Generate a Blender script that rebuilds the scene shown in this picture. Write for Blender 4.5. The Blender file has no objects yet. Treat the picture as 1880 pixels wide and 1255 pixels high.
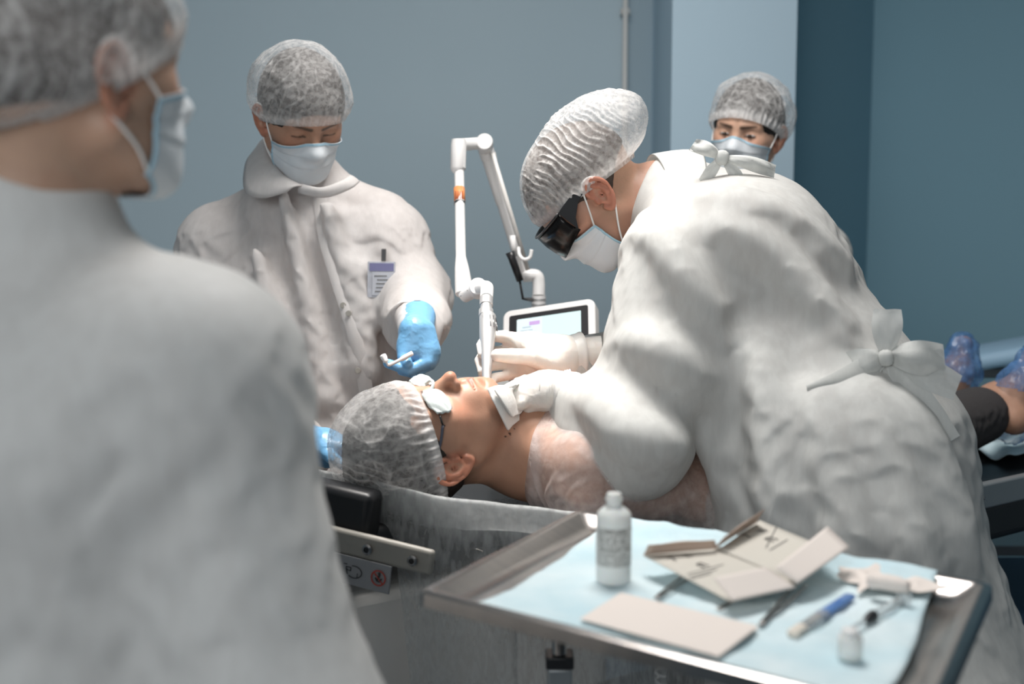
import bpy, math, random
import numpy as np
from mathutils.bvhtree import BVHTree
from mathutils import Vector, Matrix
C = bpy.context.scene
COL = C.collection
# ------------------------------------------------------------------ camera, world, lights, exposure
F_PX, PITCH = 2200.0, math.radians(5.9)
CAM = np.array([0.0, 0.0, 1.41])
cam = bpy.data.objects.new('camera', bpy.data.cameras.new('camera')); COL.objects.link(cam)
cam.location = CAM; cam.rotation_euler = (math.pi/2-PITCH, 0, 0)
cam.data.sensor_width = 36; cam.data.lens = 36*F_PX/1880
cam.data.clip_start = 0.05
cam.data.dof.use_dof = True; cam.data.dof.focus_distance = 2.12; cam.data.dof.aperture_fstop = 2.6
C.camera = cam
C.view_settings.view_transform = 'Standard'; C.view_settings.look = 'None'
C.view_settings.exposure = 0.18; C.view_settings.gamma = 1.0; C.view_settings.use_curve_mapping = False
w = bpy.data.worlds.new('world'); C.world = w; w.use_nodes = True
w.node_tree.nodes['Background'].inputs[0].default_value = (0.62, 0.72, 0.80, 1)
w.node_tree.nodes['Background'].inputs[1].default_value = 0.10

def area(name, loc, target, size, power, color, sy=None, spread=180):
    l = bpy.data.lights.new(name, 'AREA'); l.energy = power; l.color = color; l.size = size
    l.spread = math.radians(spread)
    if sy: l.shape = 'RECTANGLE'; l.size_y = sy
    else: l.shape = 'DISK'
    o = bpy.data.objects.new(name, l); COL.objects.link(o); o.location = loc
    o.rotation_euler = (Vector(target)-Vector(loc)).to_track_quat('-Z', 'Y').to_euler()
    return o
area('surgical_light', (-0.22, 2.22, 2.6), (-0.02, 2.07, 1.15), 0.26, 2.1, (1.0, 0.95, 0.90), spread=40)
area('ceiling_light', (0.12, 2.0, 2.85), (0.05, 2.3, 0), 0.75, 37, (1.0, 0.96, 0.925), 0.75)
area('fill_light', (-1.0, -1.7, 2.2), (0.2, 2.6, 1.1), 2.4, 42, (0.97, 0.99, 1.0), 1.4)  # soft fill added behind the camera; no window is built there

# ------------------------------------------------------------------ helpers
def P(u, v, d):
    a = (u-940.0)/F_PX; b = (627.5-v)/F_PX
    return CAM + d*np.array([a, math.cos(PITCH)+b*math.sin(PITCH), -math.sin(PITCH)+b*math.cos(PITCH)])
A = lambda *x: np.array(x, float)
def nrm(v): v = np.asarray(v, float); return v/np.linalg.norm(v)

def thing(name, loc, label, cat, group=None):
    o = bpy.data.objects.new(name, None); COL.objects.link(o); o.location = loc
    o.empty_display_size = 0.05
    o['label'] = label; o['category'] = cat
    if group: o['group'] = group
    return o
def wloc(o):
    l = np.zeros(3)
    while o is not None: l = l+np.array(o.location); o = o.parent
    return l
def mk(name, V, Fc, mat, parent=None, smooth=True, col=None, loc=None, kind=None):
    V = np.asarray(V, float); me = bpy.data.meshes.new(name)
    if parent is None:
        o_ = np.array(loc, float) if loc is not None else A(*(V.min(0)+V.max(0))[:2]/2, V[:, 2].min())
    else: o_ = wloc(parent)
    me.from_pydata((V-o_).tolist(), [], Fc.tolist() if isinstance(Fc, np.ndarray) else Fc); me.update()
    if smooth: me.polygons.foreach_set('use_smooth', [True]*len(me.polygons))
    if col is not None:
        at = me.color_attributes.new('Col', 'FLOAT_COLOR', 'POINT')
        c4 = np.ones((len(V), 4)); c4[:, :3] = col; at.data.foreach_set('color', c4.ravel())
    if mat: me.materials.append(mat)
    o = bpy.data.objects.new(name, me); COL.objects.link(o)
    if parent is None: o.location = o_
    else: o.parent = parent
    if kind: o['kind'] = kind
    return o
def tag(o, label, cat, group=None, kind=None):
    o['label'] = label; o['category'] = cat
    if group: o['group'] = group
    if kind: o['kind'] = kind
    return o

class MB:
    """collects shapes into one mesh"""
    def __init__(s): s.v = []; s.f = []
    def add(s, V, Fc):
        n = len(s.v); s.v += [tuple(x) for x in V]; s.f += [tuple(i+n for i in q) for q in Fc]; return s
    def box(s, c, size, R=None, bev=0.0):
        hx, hy, hz = A(*size)/2; b = min(bev, hx*.9, hy*.9, hz*.9)
        R = np.eye(3) if R is None else R; pts = []; fs = []
        if b <= 0:
            for x in (-hx, hx):
                for y in (-hy, hy):
                    for z in (-hz, hz): pts.append((x, y, z))
            fs = [(0,1,3,2),(4,6,7,5),(0,4,5,1),(2,3,7,6),(0,2,6,4),(1,5,7,3)]
        else:
            prof = [(-hz, b), (-hz+b*.3, b*.3), (-hz+b, 0), (hz-b, 0), (hz-b*.3, b*.3), (hz, b)]
            N = 16
            for z, ins in prof:
                for (sx, sy, a0) in ((1,1,0),(-1,1,90),(-1,-1,180),(1,-1,270)):
                    for j in range(4):
                        t = math.radians(a0+j*30); rr = max(b-ins, b*.05)
                        pts.append((sx*(hx-b)+rr*math.cos(t), sy*(hy-b)+rr*math.sin(t), z))
            for k in range(len(prof)-1):
                for j in range(N): fs.append((k*N+j, k*N+(j+1)%N, (k+1)*N+(j+1)%N, (k+1)*N+j))
            fs.append(tuple(range(N))[::-1]); fs.append(tuple((len(prof)-1)*N+j for j in range(N)))
        return s.add([np.asarray(c)+R@A(*p) for p in pts], fs)
    def tube(s, pts, r, n=14, cap=True):
        pts = [np.asarray(p, float) for p in pts]; r = [r]*len(pts) if np.isscalar(r) else list(r)
        T = []
        for i in range(len(pts)):
            t = pts[min(i+1, len(pts)-1)]-pts[max(i-1, 0)]; L = np.linalg.norm(t)
            T.append(t/L if L > 1e-9 else (T[-1] if T else A(0,0,1)))
        up = A(0,0,1) if abs(T[0][2]) < .9 else A(1,0,0)
        u = nrm(np.cross(T[0], up)); V = []; Fc = []
        for i, p in enumerate(pts):
            u = nrm(u-T[i]*(u@T[i])); q = np.cross(T[i], u)
            for j in range(n):
                a = 2*math.pi*j/n; V.append(p+r[i]*(math.cos(a)*u+math.sin(a)*q))
        for i in range(len(pts)-1):
            for j in range(n): Fc.append((i*n+j, i*n+(j+1)%n, (i+1)*n+(j+1)%n, (i+1)*n+j))
        if cap: Fc.append(tuple(range(n))[::-1]); Fc.append(tuple((len(pts)-1)*n+j for j in range(n)))
        return s.add(V, Fc)
    def build(s, name, mat, parent=None, smooth=False, **k):
        o = mk(name, np.array(s.v), s.f, mat, parent, smooth=smooth, **k)
        if not smooth: return o
        return o
def smooth_angle(o, deg=40):
    me = o.data; me.polygons.foreach_set('use_smooth', [True]*len(me.polygons))
    me.set_sharp_from_angle(angle=math.radians(deg)); return o
def frame(x=None, y=None, z=None):
    """3x3 with columns x,y,z from one exact and one approximate axis (first given exact)"""
    if y is not None and z is not None:
        y = nrm(y); z = np.asarray(z, float); z = nrm(z-y*(z@y)); x = np.cross(y, z)
    elif x is not None and z is not None:
        x = nrm(x); z = np.asarray(z, float); z = nrm(z-x*(z@x)); y = np.cross(z, x)
    return np.stack([x, y, z], 1)
def lathe(c, prof, n=32, R=None):
    R = np.eye(3) if R is None else R; V = []; Fc = []
    for r, z in prof:
        for j in range(n):
            a = 2*math.pi*j/n; V.append(np.asarray(c)+R@A(r*math.cos(a), r*math.sin(a), z))
    for i in range(len(prof)-1):
        for j in range(n): Fc.append((i*n+j, i*n+(j+1)%n, (i+1)*n+(j+1)%n, (i+1)*n+j))
    Fc.append(tuple(range(n))[::-1]); Fc.append(tuple((len(prof)-1)*n+j for j in range(n)))
    return V, Fc
def spline(pts, n=8):
    pts = [np.asarray(p, float) for p in pts]; out = []
    q = [2*pts[0]-pts[1]]+pts+[2*pts[-1]-pts[-2]]
    for i in range(1, len(q)-2):
        for k in range(n):
            t = k/n; a, b, c, d = q[i-1:i+3]
            out.append(.5*((2*b)+(c-a)*t+(2*a-5*b+4*c-d)*t*t+(3*b-a-3*c+d)*t**3))
    out.append(pts[-1]); return out

# ---- value noise
_rng = np.random.RandomState(5); _NT = _rng.rand(32, 32, 32)*2-1
def noise(p, s=1.0):
    q = np.asarray(p)*s; i = np.floor(q).astype(int); f = q-i; f = f*f*(3-2*f); r = 0
    for dx in (0, 1):
        for dy in (0, 1):
            for dz in (0, 1):
                wt = (f[:, 0] if dx else 1-f[:, 0])*(f[:, 1] if dy else 1-f[:, 1])*(f[:, 2] if dz else 1-f[:, 2])
                r = r+wt*_NT[(i[:, 0]+dx) % 32, (i[:, 1]+dy) % 32, (i[:, 2]+dz) % 32]
    return r
def ridged(p, s): return 1-np.abs(noise(p, s))*2

# ---- signed distance modelling
def smin(a, b, k):
    if k <= 0: return np.minimum(a, b)
    h = np.clip(.5+.5*(b-a)/k, 0, 1); return b*(1-h)+a*h-k*h*(1-h)
def smax(a, b, k): return -smin(-a, -b, k)
def d_cone(p, a, b, ra, rb):
    a = np.asarray(a, float); b = np.asarray(b, float); ab = b-a
    t = np.clip(((p-a)@ab)/max(ab@ab, 1e-12), 0, 1)
    return np.linalg.norm(p-a-t[:, None]*ab, axis=1)-(ra+(rb-ra)*t)
def d_ell(p, c, r, R=None):
    q = p-np.asarray(c, float)
    if R is not None: q = q@R
    r = np.asarray(r, float); k0 = np.linalg.norm(q/r, axis=1); k1 = np.linalg.norm(q/(r*r), axis=1)+1e-9
    return k0*(k0-1)/k1
class S:
    def __init__(s): s.ops = []
    def cone(s, a, b, ra, rb, k=.02, op='u'): s.ops.append((op, k, lambda p: d_cone(p, a, b, ra, rb))); return s
    def chain(s, pts, rs, k=.02, op='u', kk=None):
        for i in range(len(pts)-1): s.cone(pts[i], pts[i+1], rs[i], rs[i+1], k if i == 0 or kk is None else kk, op)
        return s
    def ell(s, c, r, k=.02, R=None, op='u'): s.ops.append((op, k, lambda p: d_ell(p, c, r, R))); return s
    def fn(s, f, k=.02, op='u'): s.ops.append((op, k, f)); return s
    def __call__(s, p):
        d = np.full(len(p), 10.0)
        for op, k, f in s.ops:
            q = f(p); d = smin(d, q, k) if op == 'u' else smax(d, -q, k)
        return d
def nets(f, lo, hi, h):
    lo = np.asarray(lo, float); hi = np.asarray(hi, float)
    B = 5; nb = np.ceil((hi-lo)/h/B).astype(int)+1; n = nb*B
    bc = np.stack(np.meshgrid(*[np.arange(k) for k in nb], indexing='ij'), -1).reshape(-1, 3)
    cd = f(lo+(bc*B+(B-1)/2)*h)
    act = np.abs(cd) < B*h*1.5
    val = np.repeat(np.repeat(np.repeat(np.where(cd.reshape(nb) < 0, -1., 1.), B, 0), B, 1), B, 2)
    off = np.stack(np.meshgrid(*[np.arange(B)]*3, indexing='ij'), -1).reshape(-1, 3)
    ids = bc[act]
    for s0 in range(0, len(ids), 1500):
        idx = (ids[s0:s0+1500, None, :]*B+off[None]).reshape(-1, 3)
        val[idx[:, 0], idx[:, 1], idx[:, 2]] = f(lo+idx*h)
    sg = val < 0
    c = [(i, j, k) for i in (0, 1) for j in (0, 1) for k in (0, 1)]
    sl = lambda a, o: a[o[0]:a.shape[0]-1+o[0], o[1]:a.shape[1]-1+o[1], o[2]:a.shape[2]-1+o[2]]
    cnt = sum(sl(sg, o).astype(np.int8) for o in c)
    cell = np.argwhere((cnt > 0) & (cnt < 8)); m = len(cell)
    vid = np.full(np.array(sg.shape)-1, -1, np.int64); vid[cell[:, 0], cell[:, 1], cell[:, 2]] = np.arange(m)
    acc = np.zeros((m, 3)); num = np.zeros(m)
    for a in c:
        for ax in range(3):
            if a[ax] == 0:
                b = list(a); b[ax] = 1
                va = val[cell[:, 0]+a[0], cell[:, 1]+a[1], cell[:, 2]+a[2]]
                vb = val[cell[:, 0]+b[0], cell[:, 1]+b[1], cell[:, 2]+b[2]]
                x = (va < 0) != (vb < 0); t = np.where(x, va/np.where(va-vb == 0, 1, va-vb), 0)
                pt = np.tile(np.array(a, float), (m, 1)); pt[:, ax] += t
                acc += pt*x[:, None]; num += x
    V = lo+(cell+acc/num[:, None])*h; Q = []
    for ax in range(3):
        b, cc = (ax+1) % 3, (ax+2) % 3
        s0 = [slice(1, -1)]*3; s1 = [slice(1, -1)]*3; s0[ax] = slice(0, -1); s1[ax] = slice(1, None)
        a0 = sg[tuple(s0)]; a1 = sg[tuple(s1)]
        e = np.argwhere(a0 != a1); o1 = np.ones(3, int); o1[ax] = 0; e = e+o1
        fl = sg[e[:, 0], e[:, 1], e[:, 2]]
        def g(db, dc):
            q = e.copy(); q[:, b] += db; q[:, cc] += dc; q = np.minimum(q, np.array(vid.shape)-1); return vid[q[:, 0], q[:, 1], q[:, 2]]
        q = np.stack([g(-1, -1), g(0, -1), g(0, 0), g(-1, 0)], 1)
        q[~fl] = q[~fl][:, ::-1]; Q.append(q)
    Q = np.concatenate(Q); Q = Q[(Q >= 0).all(1)]
    return V, Q
def clean(V, Q, keep):
    """keep faces whose centre passes keep(), drop unused verts"""
    Q = Q[keep(V[Q].mean(1))]; u, inv = np.unique(Q, return_inverse=True)
    return V[u], inv.reshape(Q.shape)
def edges(Q):
    n = Q.shape[1]; e = np.concatenate([Q[:, [i, (i+1) % n]] for i in range(n)]); e.sort(1); return np.unique(e, axis=0)
def sumat(n, idx, val): return np.stack([np.bincount(idx, val[:, k], n) for k in range(3)], 1)
def relax(V, Q, it=3, lam=.5, taubin=True):
    E = edges(Q); n = len(V); i = np.concatenate([E[:, 0], E[:, 1]]); j = np.concatenate([E[:, 1], E[:, 0]])
    deg = np.maximum(np.bincount(i, minlength=n), 1)[:, None]
    for k in range(it):
        for l in ((lam, -lam*1.04) if taubin else (lam,)): V = V+l*(sumat(n, i, V[j])/deg-V)
    return V
def vnormals(V, Q):
    fn = np.cross(V[Q[:, 2]]-V[Q[:, 0]], V[Q[:, 3 if Q.shape[1] == 4 else 1]]-V[Q[:, 1]])
    if Q.shape[1] == 3: fn = np.cross(V[Q[:, 1]]-V[Q[:, 0]], V[Q[:, 2]]-V[Q[:, 0]])
    N = np.zeros_like(V)
    for k in range(Q.shape[1]): N += sumat(len(V), Q[:, k], fn)
    return N/(np.linalg.norm(N, axis=1)[:, None]+1e-12)
class Grid:
    def __init__(s, f, lo, hi, h=.012):
        s.lo = np.asarray(lo, float); s.h = h; n = np.ceil((np.asarray(hi)-s.lo)/h).astype(int)+1
        g = np.stack(np.meshgrid(*[np.arange(k) for k in n], indexing='ij'), -1).reshape(-1, 3)
        s.v = f(s.lo+g*h).reshape(n); s.n = n
    def __call__(s, p):
        q = np.clip((p-s.lo)/s.h, 0, np.array(s.n)-1.001); i = q.astype(int); f = q-i; r = 0
        for dx in (0, 1):
            for dy in (0, 1):
                for dz in (0, 1):
                    r = r+(f[:, 0] if dx else 1-f[:, 0])*(f[:, 1] if dy else 1-f[:, 1])*(f[:, 2] if dz else 1-f[:, 2])*s.v[i[:, 0]+dx, i[:, 1]+dy, i[:, 2]+dz]
        return r
    def grad(s, p, e=.006):
        g = np.stack([s(p+A(*d)*e)-s(p-A(*d)*e) for d in np.eye(3)], 1)
        return g/(np.linalg.norm(g, axis=1)[:, None]+1e-9)
def cloth(V, Q, body=None, gap=.006, stretch=.04, iters=160, grav=.00035, maxd=.03, pull=.01, pin=None, seed=(9, .006), ani=(1, 1, .35), bend=.25, axis_stretch=None, Rf=None):
    """position based cloth: edges a little too long for the form, so that it buckles and hangs over the body"""
    V0 = V.copy(); n = len(V); E = edges(Q)
    D = np.concatenate([Q[:, [0, 2]], Q[:, [1, 3]]]) if Q.shape[1] == 4 else np.zeros((0, 2), int)
    # bending pairs : opposite corners over two rings
    nb = [[] for _ in range(n)]
    for a, b in E: nb[a].append(b); nb[b].append(a)
    Bp = set()
    for i in range(n):
        l = nb[i]
        if len(l) >= 3:
            d = V0[l]-V0[i]; d /= (np.linalg.norm(d, axis=1)[:, None]+1e-9); G = d@d.T
            for a in range(len(l)):
                b = int(np.argmin(G[a]))
                if G[a, b] < -.7: Bp.add((min(l[a], l[b]), max(l[a], l[b])))
    Bp = np.array(sorted(Bp)) if Bp else np.zeros((0, 2), int)
    AE = np.concatenate([E, D, Bp]); L = np.linalg.norm(V0[AE[:, 0]]-V0[AE[:, 1]], axis=1)
    st = np.full(len(AE), 1+stretch)
    if axis_stretch is not None:
        ax, amt = axis_stretch; dd = (V0[AE[:, 0]]-V0[AE[:, 1]])/(L[:, None]+1e-9); st = 1+stretch+(amt-stretch)*np.abs(dd@nrm(ax))
    L = L*st; W = np.concatenate([np.full(len(E), 1.), np.full(len(D), .5), np.full(len(Bp), bend)])
    N = vnormals(V0, Q); W0 = V0*A(*ani) if ani is not None else V0
    if Rf is not None: W0 = (V0@Rf)*A(*ani)
    X = V0+N*(noise(W0, seed[0])*seed[1]+noise(W0+3.3, seed[0]*2.3)*seed[1]*.6+noise(W0+1.3, seed[0]*4.5)*seed[1]*.25)[:, None]
    free = np.ones(n) if pin is None else 1-pin; prev = X.copy(); i, j = AE[:, 0], AE[:, 1]
    cnt = np.bincount(i, W, n)+np.bincount(j, W, n)
    for it in range(iters):
        vel = (X-prev)*.9; prev = X.copy(); X = X+(vel+A(0, 0, -grav))*free[:, None]+(V0-X)*pull
        for _ in range(3):
            d = X[j]-X[i]; l = np.linalg.norm(d, axis=1)+1e-9; c = (d*((l-L)/l*.5*W)[:, None])
            X = X+(sumat(n, i, c)-sumat(n, j, c))/cnt[:, None]*1.7*free[:, None]
        if body is not None:
            s_ = body(X); m = s_ < gap
            if m.any(): X[m] += body.grad(X[m])*(gap-s_[m])[:, None]
        dv = X-V0; l = np.linalg.norm(dv, axis=1)+1e-9; k = l > maxd; X[k] = V0[k]+dv[k]*(maxd/l[k])[:, None]
        X = np.where((free < .5)[:, None], V0, X)
    return X

# ------------------------------------------------------------------ materials
def nodes(name):
    m = bpy.data.materials.new(name); m.use_nodes = True; nt = m.node_tree; return m, nt, nt.nodes, nt.links, nt.nodes['Principled BSDF']
def mat(name, col, rough=.5, metal=0, bump=None, spec=.5, emit=None, estr=0, var=None, trans=0, ior=1.45, sss=0, coat=0, stretch=None, alpha=1):
    m, nt, N, L, b = nodes(name)
    b.inputs['Base Color'].default_value = (*col, 1); b.inputs['Roughness'].default_value = rough; b.inputs['Metallic'].default_value = metal
    b.inputs['Specular IOR Level'].default_value = spec; b.inputs['Transmission Weight'].default_value = trans; b.inputs['IOR'].default_value = ior
    b.inputs['Coat Weight'].default_value = coat; b.inputs['Alpha'].default_value = alpha
    if sss: b.inputs['Subsurface Weight'].default_value = sss; b.inputs['Subsurface Radius'].default_value = (.01, .006, .004); b.inputs['Subsurface Scale'].default_value = 1
    if emit: b.inputs['Emission Color'].default_value = (*emit, 1); b.inputs['Emission Strength'].default_value = estr
    tc = N.new('ShaderNodeTexCoord'); mp = N.new('ShaderNodeMapping'); L.new(tc.outputs['Object'], mp.inputs[0])
    if stretch: mp.inputs['Scale'].default_value = stretch
    if var:
        nz = N.new('ShaderNodeTexNoise'); nz.inputs['Scale'].default_value = var[0]; nz.inputs['Detail'].default_value = 4; L.new(mp.outputs[0], nz.inputs[0])
        mx = N.new('ShaderNodeMix'); mx.data_type = 'RGBA'; mx.inputs[6].default_value = (*col, 1); mx.inputs[7].default_value = (*var[1], 1)
        rp = N.new('ShaderNodeMapRange'); rp.inputs[1].default_value = .35; rp.inputs[2].default_value = .65; L.new(nz.outputs[0], rp.inputs[0]); L.new(rp.outputs[0], mx.inputs[0])
        L.new(mx.outputs[2], b.inputs['Base Color'])
    if bump:
        nz = N.new('ShaderNodeTexNoise'); nz.inputs['Scale'].default_value = bump[0]; nz.inputs['Detail'].default_value = 5; L.new(mp.outputs[0], nz.inputs[0])
        bp = N.new('ShaderNodeBump'); bp.inputs['Strength'].default_value = bump[1]; bp.inputs['Distance'].default_value = bump[2] if len(bump) > 2 else .002
        L.new(nz.outputs[0], bp.inputs['Height']); L.new(bp.outputs[0], b.inputs['Normal'])
    return m
def skin_mat(name, rough=.45):
    m, nt, N, L, b = nodes(name)
    at = N.new('ShaderNodeAttribute'); at.attribute_name = 'Col'; tc = N.new('ShaderNodeTexCoord')
    nz = N.new('ShaderNodeTexNoise'); nz.inputs['Scale'].default_value = 38; nz.inputs['Detail'].default_value = 6; L.new(tc.outputs['Object'], nz.inputs[0])
    hs = N.new('ShaderNodeHueSaturation'); mr = N.new('ShaderNodeMapRange'); mr.inputs[3].default_value = .86; mr.inputs[4].default_value = 1.14
    L.new(nz.outputs[0], mr.inputs[0]); L.new(mr.outputs[0], hs.inputs['Value']); L.new(at.outputs['Color'], hs.inputs['Color']); L.new(hs.outputs[0], b.inputs['Base Color'])
    b.inputs['Roughness'].default_value = rough; b.inputs['Specular IOR Level'].default_value = .35
    b.inputs['Subsurface Weight'].default_value = .12; b.inputs['Subsurface Radius'].default_value = (.012, .005, .003); b.inputs['Subsurface Scale'].default_value = .6
    n2 = N.new('ShaderNodeTexNoise'); n2.inputs['Scale'].default_value = 420; n2.inputs['Detail'].default_value = 3; L.new(tc.outputs['Object'], n2.inputs[0])
    bp = N.new('ShaderNodeBump'); bp.inputs['Strength'].default_value = .22; bp.inputs['Distance'].default_value = .0008; L.new(n2.outputs[0], bp.inputs['Height']); L.new(bp.outputs[0], b.inputs['Normal'])
    return m
def fabric(name, col, opac=(.85, 1.0), transl=.35, scale=30, wr=(14, .35, .006), fib=(260, .25, .001), rough=.6, pat=None, stretch=(1, 1, 1), fibre_alpha=60, spec=.3, rot=(0, 0, 0)):
    """thin non-woven sheet: part opaque, part see-through; light passes through it"""
    m, nt, N, L, b = nodes(name); out = N['Material Output']
    b.inputs['Base Color'].default_value = (*col, 1); b.inputs['Roughness'].default_value = rough; b.inputs['Specular IOR Level'].default_value = spec
    tc = N.new('ShaderNodeTexCoord'); mp = N.new('ShaderNodeMapping'); mp.inputs['Scale'].default_value = stretch; mp.inputs['Rotation'].default_value = rot; mp.vector_type = 'POINT'; L.new(tc.outputs['Object'], mp.inputs[0])
    def nz(s, det=4, dist=0):
        n = N.new('ShaderNodeTexNoise'); n.inputs['Scale'].default_value = s; n.inputs['Detail'].default_value = det; n.inputs['Distortion'].default_value = dist; L.new(mp.outputs[0], n.inputs[0]); return n
    a = nz(wr[0], 3, .6)
    rd = N.new('ShaderNodeMath'); rd.operation = 'SUBTRACT'; L.new(a.outputs[0], rd.inputs[0]); rd.inputs[1].default_value = .5
    ab = N.new('ShaderNodeMath'); ab.operation = 'ABSOLUTE'; L.new(rd.outputs[0], ab.inputs[0])
    b1 = N.new('ShaderNodeBump'); b1.inputs['Strength'].default_value = wr[1]; b1.inputs['Distance'].default_value = wr[2]; b1.invert = True; L.new(ab.outputs[0], b1.inputs['Height'])
    f = nz(fib[0], 2); b2 = N.new('ShaderNodeBump'); b2.inputs['Strength'].default_value = fib[1]; b2.inputs['Distance'].default_value = fib[2]; L.new(f.outputs[0], b2.inputs['Height']); L.new(b1.outputs[0], b2.inputs['Normal'])
    L.new(b2.outputs[0], b.inputs['Normal'])
    tr = N.new('ShaderNodeBsdfTranslucent'); tr.inputs[0].default_value = (*col, 1); L.new(b2.outputs[0], tr.inputs['Normal'])
    m1 = N.new('ShaderNodeMixShader'); m1.inputs[0].default_value = transl; L.new(b.outputs[0], m1.inputs[1]); L.new(tr.outputs[0], m1.inputs[2])
    tp = N.new('ShaderNodeBsdfTransparent'); m2 = N.new('ShaderNodeMixShader'); L.new(tp.outputs[0], m2.inputs[1]); L.new(m1.outputs[0], m2.inputs[2])
    g = nz(fibre_alpha, 5, .35); mr = N.new('ShaderNodeMapRange'); mr.inputs[1].default_value = .38; mr.inputs[2].default_value = .62; mr.inputs[3].default_value = opac[0]; mr.inputs[4].default_value = opac[1]
    L.new(g.outputs[0], mr.inputs[0]); last = mr.outputs[0]
    if pat:   # opacity painted as an attribute of the sheet itself: doubled pleats, hems
        at = N.new('ShaderNodeAttribute'); at.attribute_name = 'Col'; ad = N.new('ShaderNodeMath'); ad.operation = 'ADD'; ad.use_clamp = True
        mu = N.new('ShaderNodeMath'); mu.operation = 'MULTIPLY'; mu.inputs[1].default_value = pat; L.new(at.outputs['Fac'], mu.inputs[0]); L.new(mu.outputs[0], ad.inputs[0]); L.new(last, ad.inputs[1]); last = ad.outputs[0]
    L.new(last, m2.inputs[0]); L.new(m2.outputs[0], out.inputs[0])
    return m
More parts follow.
